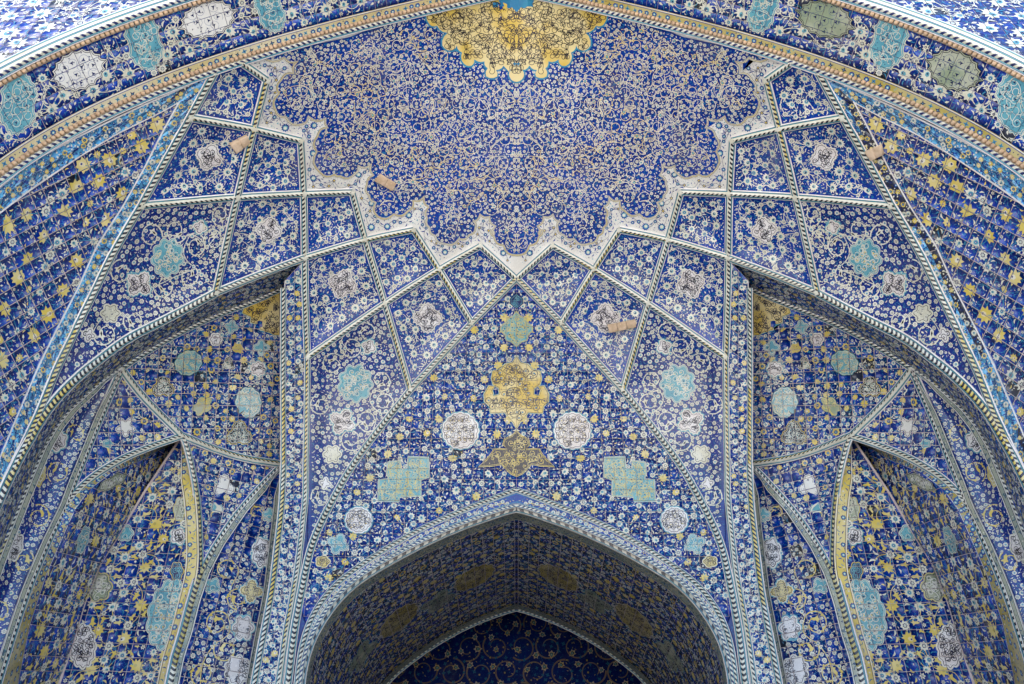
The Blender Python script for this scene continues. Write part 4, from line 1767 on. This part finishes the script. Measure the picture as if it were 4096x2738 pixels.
# ================================================================== SQUINCH (corner niche)
sq = thing('corner_squinch', 'corner squinch with gold fan and turquoise ovals, left of the inner portal', 'squinch', (-7.5, 13.5, 0))
Wc = smooth(W_, 1)
QF = Q_UP+Q_DN[1:]
strip(sq, 'reveal_band', S0(resample(smooth(QF, 2), 240)), S8(resample(Wc, 240)), 'wall_small', 'cobalt', tile=.26, cap=70, lines=('white', 'navy'), k=.9, n=240, label='curved underside band')
# pilaster band between the two upright ribs
PA = V_UP+V_DN[1:]; PB = W2_UP+W2_DN[1:]
PB2 = [(1204, 1100)]+PB
strip(sq, 'upright_band', S0(resample([(1218, 1040)]+PA[1:], 240)), S0(resample([(1137, 1125)]+PB[1:], 240)), 'wall_small', 'cobalt', tile=.24, cap=60, lines=('white', 'navy'), k=.9, n=240, label='upright band of small flowers')
# hidden returns so that the niche has thickness
for cv in (PB,):
    c = resample(cv, 80)
    A, Bq = S0(c), S8(c)*1.0
    V = np.vstack([A, Bq]); n_ = len(A)
    F = [(i, i+1, n_+i+1, n_+i) for i in range(n_-1)]
    B = Batch(); B.add(V, F, 'cobalt_dark')
    link('reveal_return', B, sq)

# gold-cornered hood
N1 = np.array(W_[:6][0:1]+[(1012, 1207), (859, 1263), (706, 1335), (553, 1427), VN]+B1b[::-1][1:-1]+B1[::-1]+[(1130, 1406)])
SN1 = dipped(S8, N1, .26, 300)
med1 = [dict(px=np.array(zh((1412, 130), (1300, 185), (1130, 250), (1112, 300), (1180, 330), (1175, 372), (1215, 385), (1262, 380), (1250, 432), (1330, 455), (1370, 475), (1412, 470))), ground='gold', line='black', edge='teal', net=.11, wl=.013, dots=['fleck'], cut=False, label='gold fan in the corner'),
        dict(px=lobed(*zh((690, 690))[0], 58, 50, 10, .08, -.5), ground='teal', line='goldcream', edge='black', net=.08, wl=.007, dots=['fleck_y']),
        dict(px=lobed(*zh((1163, 1002))[0], 54, 64, 10, .08, 0), ground='teal', line='goldcream', edge='black', net=.08, wl=.007, dots=['fleck_y']),
        dict(px=cross_lobed(*zh((490, 880))[0], 50, .5, 3, .4), ground='black', line='cream', edge='yellow', net=.075, wl=.011, dots=['fleck_t']),
        dict(px=cross_lobed(*zh((1090, 1250))[0], 56, -1.57, 3, .4), ground='black', line='cream', edge='yellow', net=.075, wl=.011, dots=['fleck_t']),
        dict(px=lobed(*zh((905, 505))[0], 26, 26, 6, .2), **WH), dict(px=lobed(*zh((1240, 738))[0], 31, 30, 8, .2), glow='teal', **WH),
        dict(px=cross_lobed(*zh((1030, 408))[0], 28, .2), **TL), dict(px=cross_lobed(*zh((1265, 570))[0], 34, 0.0), **TL),
        dict(px=lobed(*zh((1078, 580))[0], 20, 20, 6, .25), ground='mustard', line='yellow', edge='yellow', net=.08, dots=['fleck']),
        dict(px=lobed(*zh((800, 1030))[0], 48, 34, 5, .3, -.7), ground='sage', line='yellow', edge=None, net=.08, dots=['fleck_y']),
        dict(px=cross_lobed(*zh((1010, 700))[0], 30, .4, 3), ground='black', line='cream', edge='cream', net=.07, dots=['fleck_t'])]
panel(sq, 'hood_panel', N1, SN1, 'niche', tile=(.25, .25), gap=.014, cap=150, rot=.42, meds=med1, margin=.06, k=.9, label='concave hood with turquoise ovals and a gold corner')
# triangle with the pale star
N2 = np.array([VN]+B1b[::-1][1:]+B3[1:]+B2[1:6][::-1])
panel(sq, 'lower_left_panel', N2, dipped(S8, N2, .08, 110), 'niche', tile=(.25, .25), gap=.014, cap=45, rot=.5, margin=.08, k=.9, label='triangular panel with a pale broken star',
      meds=[dict(px=cross_lobed(*zg((1090, 890))[0], 46, .3, 5, .5), ground='ivory', line='ivory', edge=None, net=.15, wl=.003, dots=['fleck']),
            dict(px=lobed(*zg((935, 1040))[0], 22, 18, 5, .25), **TL)])
N3 = np.array([WN]+B1[::-1][1:]+B4[1:]+B5[::-1][1:])
panel(sq, 'lower_right_panel', N3, dipped(S8, N3, .08, 110), 'niche', tile=(.25, .25), gap=.014, cap=45, rot=.1, margin=.08, k=.85, label='triangular panel with a pale bird-like patch',
      meds=[dict(px=cross_lobed(*ze((1405, 325))[0], 50, -1.57, 3, .5), ground='ivory', line='ivory', edge=None, net=.15, wl=.003, dots=['fleck']),
            dict(px=lobed(*ze((1360, 465))[0], 25, 23, 5, .25, .3), **TL)])
# spiral panel between the curved rib and the upright
N4 = np.array([T_]+B4[1:]+B45[1:]+W2_DN[::-1][:-1])
S4n = dipped(S8, N4, .08, 120)
panel(sq, 'spiral_panel', N4, S4n, 'scroll_y', tile=(.25, .25), gap=.012, cap=110, margin=.20, k=.95, label='tall panel of yellow spirals',
      meds=[dict(px=lobed(*ze((1640, 745))[0], 40, 62, 7, .2), glow='teal', **WH), dict(px=cross_lobed(*ze((1690, 505))[0], 30, .1), **TL),
            dict(px=lobed(*ze((1525, 1215))[0], 44, 52, 6, .3), glow='teal', **WH), dict(px=lobed(*ze((1490, 1480))[0], 55, 62, 9, .18), **WH),
            dict(px=cross_lobed(*ze((1575, 985))[0], 48, .1), ground='yellow', line='black', edge='cream', glow='teal', net=.1, dots=['fleck']),
            dict(px=cross_lobed(*ze((1330, 950))[0], 36, .6), **TL)])
c45 = B4+B45[1:]
for cA, dx in ((c45, 34), (W2_DN, -34)):
    c0 = resample(cA, 160); off = np.stack([np.full(160, dx), np.zeros(160)], 1)
    ramp_ = np.clip(np.linspace(0, 8, 160), .15, 1)[:, None]
    A3, B3_ = S8(c0)*.998, S8(c0+off*ramp_)*.998
    strip(sq, 'grey_border_band', A3, B3_, 'strip_g', 'greyband', lines=('white', 'black'), lw=.012, lift0=.03)
# sliver beside the reveal band
N5 = np.array(W_[5:]+[(-120, 2900)]+B2[::-1])
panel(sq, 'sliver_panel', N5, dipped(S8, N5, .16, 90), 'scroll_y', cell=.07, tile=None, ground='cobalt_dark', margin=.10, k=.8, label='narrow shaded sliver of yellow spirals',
      meds=[dict(px=lobed(*zg((505, 1020))[0], 32, 44, 6, .25, .6), glow='teal', **WH),
            dict(px=lobed(*zg((345, 1320))[0], 20, 46, 6, .25, .3), ground='mustard', line='cream', edge='yellow', net=.09, dots=['fleck']),
            dict(px=lobed(60, 2190, 30, 60, 6, .25, .3), ground='white', line='black', edge='cream', net=.09, dots=['fleck'])])
for cA, dx in ((B2, -26), (W_[5:], 30)):
    c0 = resample(cA, 160); off = np.stack([np.full(160, dx), np.zeros(160)], 1)
    ramp_ = np.clip(np.linspace(0, 8, 160), .1, 1)[:, None]
    strip(sq, 'grey_border_band', S8(c0)*.998, S8(c0+off*ramp_)*.998, 'strip_g', 'greyband', lines=('white', 'black'), lw=.010, lift0=.05)
# ribs of the squinch
R8 = dict(surf=S8)
rib(sq, W_[:6], width=.17, accent='yellow', plain=False, **R8)
rib(sq, W_[5:], width=.15, accent='yellow', plain=False, **R8)
rib(sq, W2_UP, width=.15, surf=S0, accent='yellow', plain=False)
rib(sq, W2_DN, width=.17, surf=S0, accent='yellow', plain=False)
rib(sq, B1, width=.20, h=.08, **R8)
rib(sq, B1b, width=.20, h=.08, **R8)
rib(sq, B2, width=.20, accent='yellow', plain=False, style='straight', **R8)
rib(sq, B3, width=.18, accent='yellow', **R8)
rib(sq, B4, width=.20, accent='mustard', style='chev', plain=False, **R8)
rib(sq, B5, width=.17, accent='mustard', style='chev', plain=False, **R8)
rib(sq, B45, width=.27, accent='mustard', style='chev', plain=False, **R8)

# deep recess below: two faces meeting in an inner corner
recess = thing('deep_recess', 'tall recess with bold yellow flowers on two faces, under the left squinch', 'niche', (-8.2, 14.5, 0))
b5 = S8(resample(B5+B45[1:], 60))
dline = b5[-1]-b5[0]; dline /= np.linalg.norm(dline)
nR = np.cross(dline, np.array([1.0, .10, 0.0])); nR /= np.linalg.norm(nR)
SR = plane_surf(b5.mean(0)+(0, .12, 0), nR)
fold3 = SR(resample(FOLD, 60))
b3i = shell(1.15)(resample(B3IN, 60))
oL, nL = fit_plane(np.vstack([fold3, fold3, b3i]))
SL = plane_surf(oL, nL)
N6R = np.array(FOLD+[(650, 2900)]+B45[::-1][1:]+B5[::-1][1:])
panel(recess, 'right_face', N6R, SR, 'bold', tile=(.25, .25), gap=.011, cap=170, margin=.02, k=1.0, label='lit right face of the recess',
      meds=[dict(px=lobed(*ze((1060, 1130))[0], 85, 150, 12, .12, .25), **TL), dict(px=lobed(*ze((1130, 470))[0], 26, 50, 6, .2, .1), ground='sage', line='cream', edge='yellow', net=.1, dots=['fleck']),
            dict(px=lobed(*ze((615, 955))[0], 58, 62, 7, .2), ground='sage', line='ivory', edge='yellow', net=.1, dots=['fleck']), dict(px=lobed(*ze((785, 620))[0], 34, 34, 6, .2), **TL),
            dict(px=lobed(*ze((520, 1330))[0], 55, 92, 12, .12), **WH), dict(px=lobed(*ze((1110, 860))[0], 26, 38, 6, .2), ground='navy', line='teal', edge='yellow', net=.1, dots=['fleck_t']),
            dict(px=lobed(*ze((1120, 640))[0], 34, 34, 5, .3), glow='teal', **WH)])
fo = Orn(PlMap(SR, N6R), .004)
fq = SR(resample(FOLD, 120))*.9975
Bq = Batch()
off_ = np.cross(np.gradient(fq, axis=0), fq); off_ /= np.linalg.norm(off_, axis=1, keepdims=True)
Vq = np.vstack([fq-off_*.022, fq+off_*.022]); nq = len(fq)
Bq.add(Vq, [(i, i+1, nq+i+1, nq+i) for i in range(nq-1)], 'grout')
link('corner_joint', Bq, recess)
cR = resample(smooth(B5+B45[1:], 2), 160)
off = np.stack([np.full(160, -52), np.zeros(160)], 1)*np.clip(np.linspace(.1, 6, 160), 0, 1)[:, None]
strip(recess, 'yellow_border_band', SR(cR), SR(cR+off), 'band_y', 'yellow', lines=('white', 'navy'), lw=.014, lift0=.035)
N6L = np.array(FOLD+B3IN[::-1])
panel(recess, 'left_face', N6L, SL, 'bold', tile=(.25, .25), cap=110, margin=.0, k=1.0, label='shaded left face of the recess', rot=.3,
      meds=[dict(px=lobed(*ze((700, 300))[0], 70, 24, 6, .2, -.5), ground='sage', line='ivory', edge=None, net=.1, dots=['fleck']),
            dict(px=lobed(330, 2160, 22, 60, 6, .2, .3), **TL)])
c0 = resample(smooth(B3+B2[6:], 1), 200); c1 = resample(B3IN, 200)
strip(recess, 'yellow_soffit_band', S8(c0), SL(c1), 'band_y', 'mustard', lines=('white', 'navy'), lw=.014, n=200)

# ================================================================== CENTRAL WALL
cw = thing('central_wall', 'central blue tiled wall above the inner portal, with gold cartouche and white roundels', 'wall', (0, Y1+X0, 0))
CP = [m_]+BIG[1:9]+[(1226, 2330), (1222, 2420)][:0]
CL = BIG[:10]+[(1205, 2440), (1216, 2545)][:1]+PO[::-1][3:]
CL = [tuple(x) for x in CL]
Cfull = np.array(CL+mir(CL)[1:-1])
half_c = np.array(CL)
Sc = S0
Mc = PlMap(S0, Cfull)
hc = half_c.copy()
g_half = half_shape(CX, [(0, zd((0, 820))[0][1])]+[(dx/1.568, 900+y/1.568) for dx, y in ((28, 862), (75, 872), (100, 905), (150, 915), (160, 965), (148, 1005), (112, 1025), (110, 1062), (140, 1070), (150, 1040), (135, 1012), (175, 1008), (205, 1060), (203, 1110), (172, 1140), (165, 1185), (75, 1180), (50, 1215), (22, 1245), (0, 1285))])
t_half = half_shape(CX, [(dx/1.568, 900+y/1.568) for dx, y in ((0, 540), (25, 575), (60, 585), (70, 615), (100, 640), (100, 665), (72, 690), (65, 725), (30, 735), (0, 765))])
b_half = half_shape(CX, [(dx/1.568, 1738+y/1.568) for dx, y in ((0, -25), (30, 10), (75, 30), (85, 65), (60, 95), (140, 90), (165, 130), (195, 165), (240, 205), (150, 200), (95, 190), (60, 225), (35, 250), (0, 265))])
k_half = half_shape(CX, [(dx/1.568, 900+y/1.568) for dx, y in ((0, 430), (40, 465), (38, 495), (0, 525))])
left_m = [dict(px=lobed(*zd((850, 1292))[0], 73, 73, 16, .07), ground='white', line='black', edge='white', glow='teal', net=.11, wl=.012, dots=['fleck_y', 'fleck'], label='white roundel'),
          dict(px=lobed(*zf((210, 540))[0], 53, 52, 14, .07), ground='white', line='black', edge='white', glow='teal', net=.11, wl=.012, dots=['fleck_y', 'fleck'], label='lower white roundel'),
          dict(px=np.array(zf((395, 175), (475, 165), (478, 215), (515, 215), (520, 140), (650, 145), (655, 270), (600, 290), (602, 390), (470, 395), (465, 425), (330, 422), (335, 285), (395, 280), (385, 240))), ground='teal', line='yellow', edge='cream', net=.10, wl=.009, dots=['fleck_y', 'fleck'], label='broken turquoise cartouche'),
          dict(px=cross_lobed(*zf((80, 690))[0], 45, .4, 4, .4), ground='teal', line='cream', edge='cream', net=.10, wl=.008, dots=['fleck_y']),
          dict(px=lobed(*zf((-15, 800))[0], 30, 24, 5, .2), ground='yellow', line='black', edge='cream', net=.09, wl=.008, dots=['fleck'])]
TS = .244
B = Batch()
sheet(B, Mc, Mc.inv(Cfull), 'grout', -.001, .15)
cfield = link('tiled_field', B, cw, smooth=True, weld=True)
Oc = (Mc.inv([(CX, 1500)])[0, 0], Mc.inv([(CX, 1961)])[0, 1])
cl = cells(Mc.inv(half_c), TS, TS, .008, Oc[0], Oc[1])
tiles(cfield, Mc, cl, 'tile', .0035, 150, 44, mirror=True)
ex = []
for md in left_m:
    md = dict(md); q = Mc.inv(md.pop('px')); ex.append(q)
    medallion(cfield, Mc, q, lift=.015, tile=(TS, TS), origin=Oc, gap=.008, seed=len(ex)*5, **md)
    md2 = dict(md); md2.pop('label', None)
    medallion(cfield, Mc, q*(-1, 1)+(2*Oc[0], 0), lift=.015, tile=(TS, TS), origin=Oc, gap=.008, seed=len(ex)*5, **md2)
for q, st, lb in ((g_half, dict(ground='gold', line='black', edge='teal', net=.17, wl=.014, dots=['fleck', 'star_t']), 'gold cartouche'),
                  (t_half, dict(ground='teal', line='yellow', edge='yellow', net=.10, wl=.008, dots=['fleck_y', 'fleck']), 'turquoise cartouche near the apex'),
                  (b_half, dict(ground='black', line='yellow', edge='yellow', net=.15, wl=.011, dots=['fleck_y']), 'black and yellow cartouche over the portal'),
                  (k_half, dict(ground='navy', line='teal', edge='black', net=.09, wl=.008, dots=['fleck_t']), 'small dark bud')):
    s2 = Mc.inv(q); ex.append(s2)
    medallion(cfield, Mc, s2, lift=.015, tile=(TS, TS), origin=Oc, gap=.008, seed=len(ex)*5, label=lb, **st)
O = Orn(Mc, .011, (TS, TS), .008, Oc)
hc2 = np.array([(2078, 1130)]+CL[1:-1]+[(2078, 1961)])
fill(O, Mc.inv(hc2), 'centre', 12, ex, .06, .95)
O.B.mirrored()
link('floral_inlay', O.B, cfield, kind='stuff')
# portal arch border
po3, pi3 = S0(resample(smooth(PO, 1), 200)), S0(resample(smooth(PI_, 1), 200))
strip(cw, 'portal_border_band', po3, pi3, 'band_b', 'cobalt', tile=None, lines=('white', 'tealdk'), mirror=True, lift0=.012, n=200, lw=.02)
rib(cw, PO, surf=S0, width=.15, style='slant', plain=False, mirror=True, accent='cream', name='portal_rib', h=.06)
rib(cw, PI_, surf=S0, width=.11, style='slant', plain=False, mirror=True, accent='yellow', name='portal_edge_rib', h=.05, dark='navy', off=.02)

# ================================================================== INNER PORTAL PASSAGE
pp = thing('portal_passage', 'dark pointed vault behind the inner portal arch, lined with shadowed blue tiles', 'vault', (0, 18, 0))
pe = pi3[::-1].copy()
# wall plane of the opening is slightly curved: run the soffit back along +y from each point to one plane
YB = 22.6
PD = resample(pe, 200)
Lp = np.r_[0, np.cumsum(np.linalg.norm(np.diff(PD[:, [0, 2]], axis=0), axis=1))]


class PassMap:
    L = Lp[-1]

    def P(s, st):
        st = a2(st)
        x = np.interp(st[:, 0], Lp, PD[:, 0]); z = np.interp(st[:, 0], Lp, PD[:, 2]); y = np.interp(st[:, 0], Lp, PD[:, 1])
        over = np.maximum(st[:, 0]-s.L, 0)
        x = x+over*.9; z = z-over*.4
        return np.stack([x, y+st[:, 1]*(YB-y)/6.0, z], 1)

    def px(s, st): return topx(s.P(st))


PMp = PassMap()


def gm(a, w, ra, rw, n=10, rot=0.0, d=.1): return lobed(a, w, ra, rw, n, d, rot)


pst = np.array([(0, .0), (PMp.L, .0), (PMp.L, 6.0), (0, 6.0)])
meds = [dict(st=gm(PMp.L-1.15, 3.0, .55, .62, 12, .5), ground='mustard', line='navy', edge='cream', net=.14, wl=.012, dots=['fleck']),
        dict(st=gm(PMp.L-3.3, 3.1, .55, .62, 12, .5), ground='mustard', line='navy', edge='cream', net=.14, wl=.012, dots=['fleck']),
        dict(st=cross_lobed(PMp.L-2.2, 3.4, .55, .4)*(1, 1), ground='sage', line='navy', edge='teal', net=.12, wl=.010, dots=['fleck']),
        dict(st=cross_lobed(PMp.L-4.5, 3.2, .55, .4)*(1, 1), ground='sage', line='navy', edge='teal', net=.12, wl=.010, dots=['fleck'])]
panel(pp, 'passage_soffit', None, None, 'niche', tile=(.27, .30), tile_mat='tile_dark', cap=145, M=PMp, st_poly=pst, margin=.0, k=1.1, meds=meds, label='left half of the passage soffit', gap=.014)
e = np.linspace(0, PMp.L, 200)
for w0, w1 in ((.26, .60), (5.62, 5.95)):
    strip(pp, 'grey_border_band', PMp.P(np.stack([e, np.full_like(e, w0)], 1)), PMp.P(np.stack([e, np.full_like(e, w1)], 1)), 'strip_g', 'greyband', lift0=.03, lines=('cream', 'black'))
rib(pp, None, None, width=.20, style='chev', plain=False, name='chevron_moulding', P3=PMp.P(np.stack([e, np.full_like(e, .13)], 1)), pitch=.22, accent='mustard', dark='black', h=.02)
bk = PMp.P(np.stack([e, np.full_like(e, 5.98)], 1))
rib(pp, None, None, width=.20, style='slant', plain=False, name='inner_arch_rib', P3=bk, pitch=.13, accent='cream', dark='navy')

# right halves of the left-built things
RL = {'left': 'right'}
mirror_tree(side, None, None, RL)
mirror_tree(sq, None, None, RL)
mirror_tree(recess, None, None, RL)
for root, extra in ((vault_left, vault), (arch, arch), (facade, facade), (pp, pp)):
    kids = list(root.children)
    for ch in kids:
        if root is vault_left:
            w = Vector(ch['_w']); ch.parent = vault; ch.location = w-Vector(vault['_w'])
        sw = {'ivory_ground_glaze': 'sage', 'straw_strip_glaze': 'mustard'} if root is arch else None
        c = mirror_tree(ch, None, sw, RL)
        c.parent = extra
        w = Vector(c['_w']); c.location = w-Vector(extra['_w'])
bpy.data.objects.remove(vault_left)

# inner dark wall at the back of the passage
iw = thing('inner_wall', 'dim arabesque wall deep inside the portal at the bottom centre', 'wall', (0, YB+4.6, 0))


class BackMap:
    def P(s, st):
        st = a2(st)
        return np.stack([st[:, 0], np.full(len(st), YB+4.6), st[:, 1]], 1)

    def px(s, st): return topx(s.P(st))


panel(iw, 'arabesque_field', None, None, 'big_arab', ground='cobalt_dark', M=BackMap(), st_poly=[(-9, 3.0), (9, 3.0), (9, 13.5), (-9, 13.5)], margin=.02, k=.8)
# masonry shell that closes the building behind the tiles
ms = thing('masonry_shell', 'plain brick body of the building behind the tile linings', 'building', (0, 12, 0))
B = Batch()


def quad(B, pts, mat): B.add(np.array(pts, float)-(0, 0, EYE), [(0, 1, 2, 3)], mat)


quad(B, [(-13, 6.7, 0), (-13, 29, 0), (-13, 29, 22), (-13, 6.7, 22)], 'masonry')
quad(B, [(13, 6.7, 0), (13, 29, 0), (13, 29, 22), (13, 6.7, 22)], 'masonry')
quad(B, [(-13, 29, 0), (13, 29, 0), (13, 29, 22), (-13, 29, 22)], 'masonry')
quad(B, [(-13, 6.7, 22), (13, 6.7, 22), (13, 29, 22), (-13, 29, 22)], 'masonry')
link('outer_body', B, ms)
B = Batch()
# passage closing walls
for sx in (-1, 1):
    quad(B, [(sx*4.6, 16.9, 0), (sx*4.6, 24, 0), (sx*4.6, 24, 7.5), (sx*4.6, 16.9, 7.5)], 'masonry')
quad(B, [(-10, 27.6, 0), (10, 27.6, 0), (10, 27.6, 15), (-10, 27.6, 15)], 'masonry')
link('passage_wall', B, ms)
sc_ = thing('light_block_screen', 'unseen board screen added to keep ground light out of the inner portal', 'screen', (0, 17.6, 0))  # added below the view to block ground bounce into the passage
for i in range(24):
    B = Batch(); x = -4.5+i*.375
    quad(B, [(x+.01, 17.6, 0), (x+.365, 17.6, 0), (x+.365, 17.6, 6.6), (x+.01, 17.6, 6.6)], 'masonry')
    quad(B, [(x+.01, 17.68, 0), (x+.365, 17.68, 0), (x+.365, 17.68, 6.6), (x+.01, 17.68, 6.6)], 'masonry')
    quad(B, [(x+.01, 17.6, 6.6), (x+.365, 17.6, 6.6), (x+.365, 17.68, 6.6), (x+.01, 17.68, 6.6)], 'masonry')
    link('blocker_board', B, sc_)
B = Batch()
# dado wall under the picture, following the plan of the vault
th_ = np.linspace(0, pi/2, 40)
for off_, z0, z1 in ((1.35, 0, 4.6),):
    xx = (X0+off_)*np.cos(th_)**(2/PE); yy = Y1+(X0+off_)*np.sin(th_)**(2/PE)
    xx = np.r_[X0+off_, xx]; yy = np.r_[Y0, yy]
    keep = xx > 4.5
    xx, yy = xx[keep], yy[keep]
    for sx in (-1, 1):
        for i in range(len(xx)-1):
            quad(B, [(sx*xx[i], yy[i], z0), (sx*xx[i+1], yy[i+1], z0), (sx*xx[i+1], yy[i+1], z1), (sx*xx[i], yy[i], z1)], 'navy')
link('dado_wall', B, ms)

# ================================================================== EXPOSED PLASTER BLOCKS
def block(px4, surf, n, label):
    px4 = np.array(px4, float)
    c = px4.mean(0)
    P = surf([tuple(c)])[0]
    t = thing('plaster_block', label, 'brick patch', tuple(P+(0, 0, EYE)), 'bare plaster blocks in the tiling')
    rng = np.random.default_rng(int(c[0]))
    a, b, c2, d = px4
    for i in range(n):
        u0, u1 = i/n+.012, (i+1)/n-.012
        q = [a+(b-a)*u0, a+(b-a)*u1, d+(c2-d)*u1, d+(c2-d)*u0]
        base = surf(q)
        nrm = np.cross(base[1]-base[0], base[3]-base[0]); nrm /= np.linalg.norm(nrm)
        nrm *= -np.sign(nrm@P)
        cen = base.mean(0)
        top = base+nrm*(.09+rng.uniform(-.012, .012, (4, 1)))
        top2 = cen+(top-cen)*.9+nrm*.012
        V = np.vstack([base-nrm*.03, top, top2])
        F = [(0, 1, 5, 4), (1, 2, 6, 5), (2, 3, 7, 6), (3, 0, 4, 7), (4, 5, 9, 8), (5, 6, 10, 9), (6, 7, 11, 10), (7, 4, 8, 11), (8, 9, 10, 11)]
        B = Batch(); B.add(V, F, 'plaster')
        link('brick', B, t)
    return t


block(za((1438, 905), (1545, 845), (1562, 890), (1472, 957)), S0, 2, 'pale plaster block over the rib of the upper left kite panels')
block(zb((345, 1088), (445, 1148), (420, 1196), (308, 1132)), S0, 2, 'pale plaster block on the blue dome field above the left ivory border')
block(zd((1770, 627), (1948, 592), (1955, 640), (1785, 676)), S0, 3, 'longest plaster block, on the sunflower kite right of the centre')
block([(2696+x/1.568, y/1.568) for x, y in ((1205, 945), (1305, 903), (1322, 965), (1245, 1002))], S0, 2, 'plaster block on the sky-blue frame at the upper right')

for o in bpy.data.objects:
    if '_w' in o:
        del o['_w']
    if o.name.startswith('left_net'):
        bpy.data.objects.remove(o)
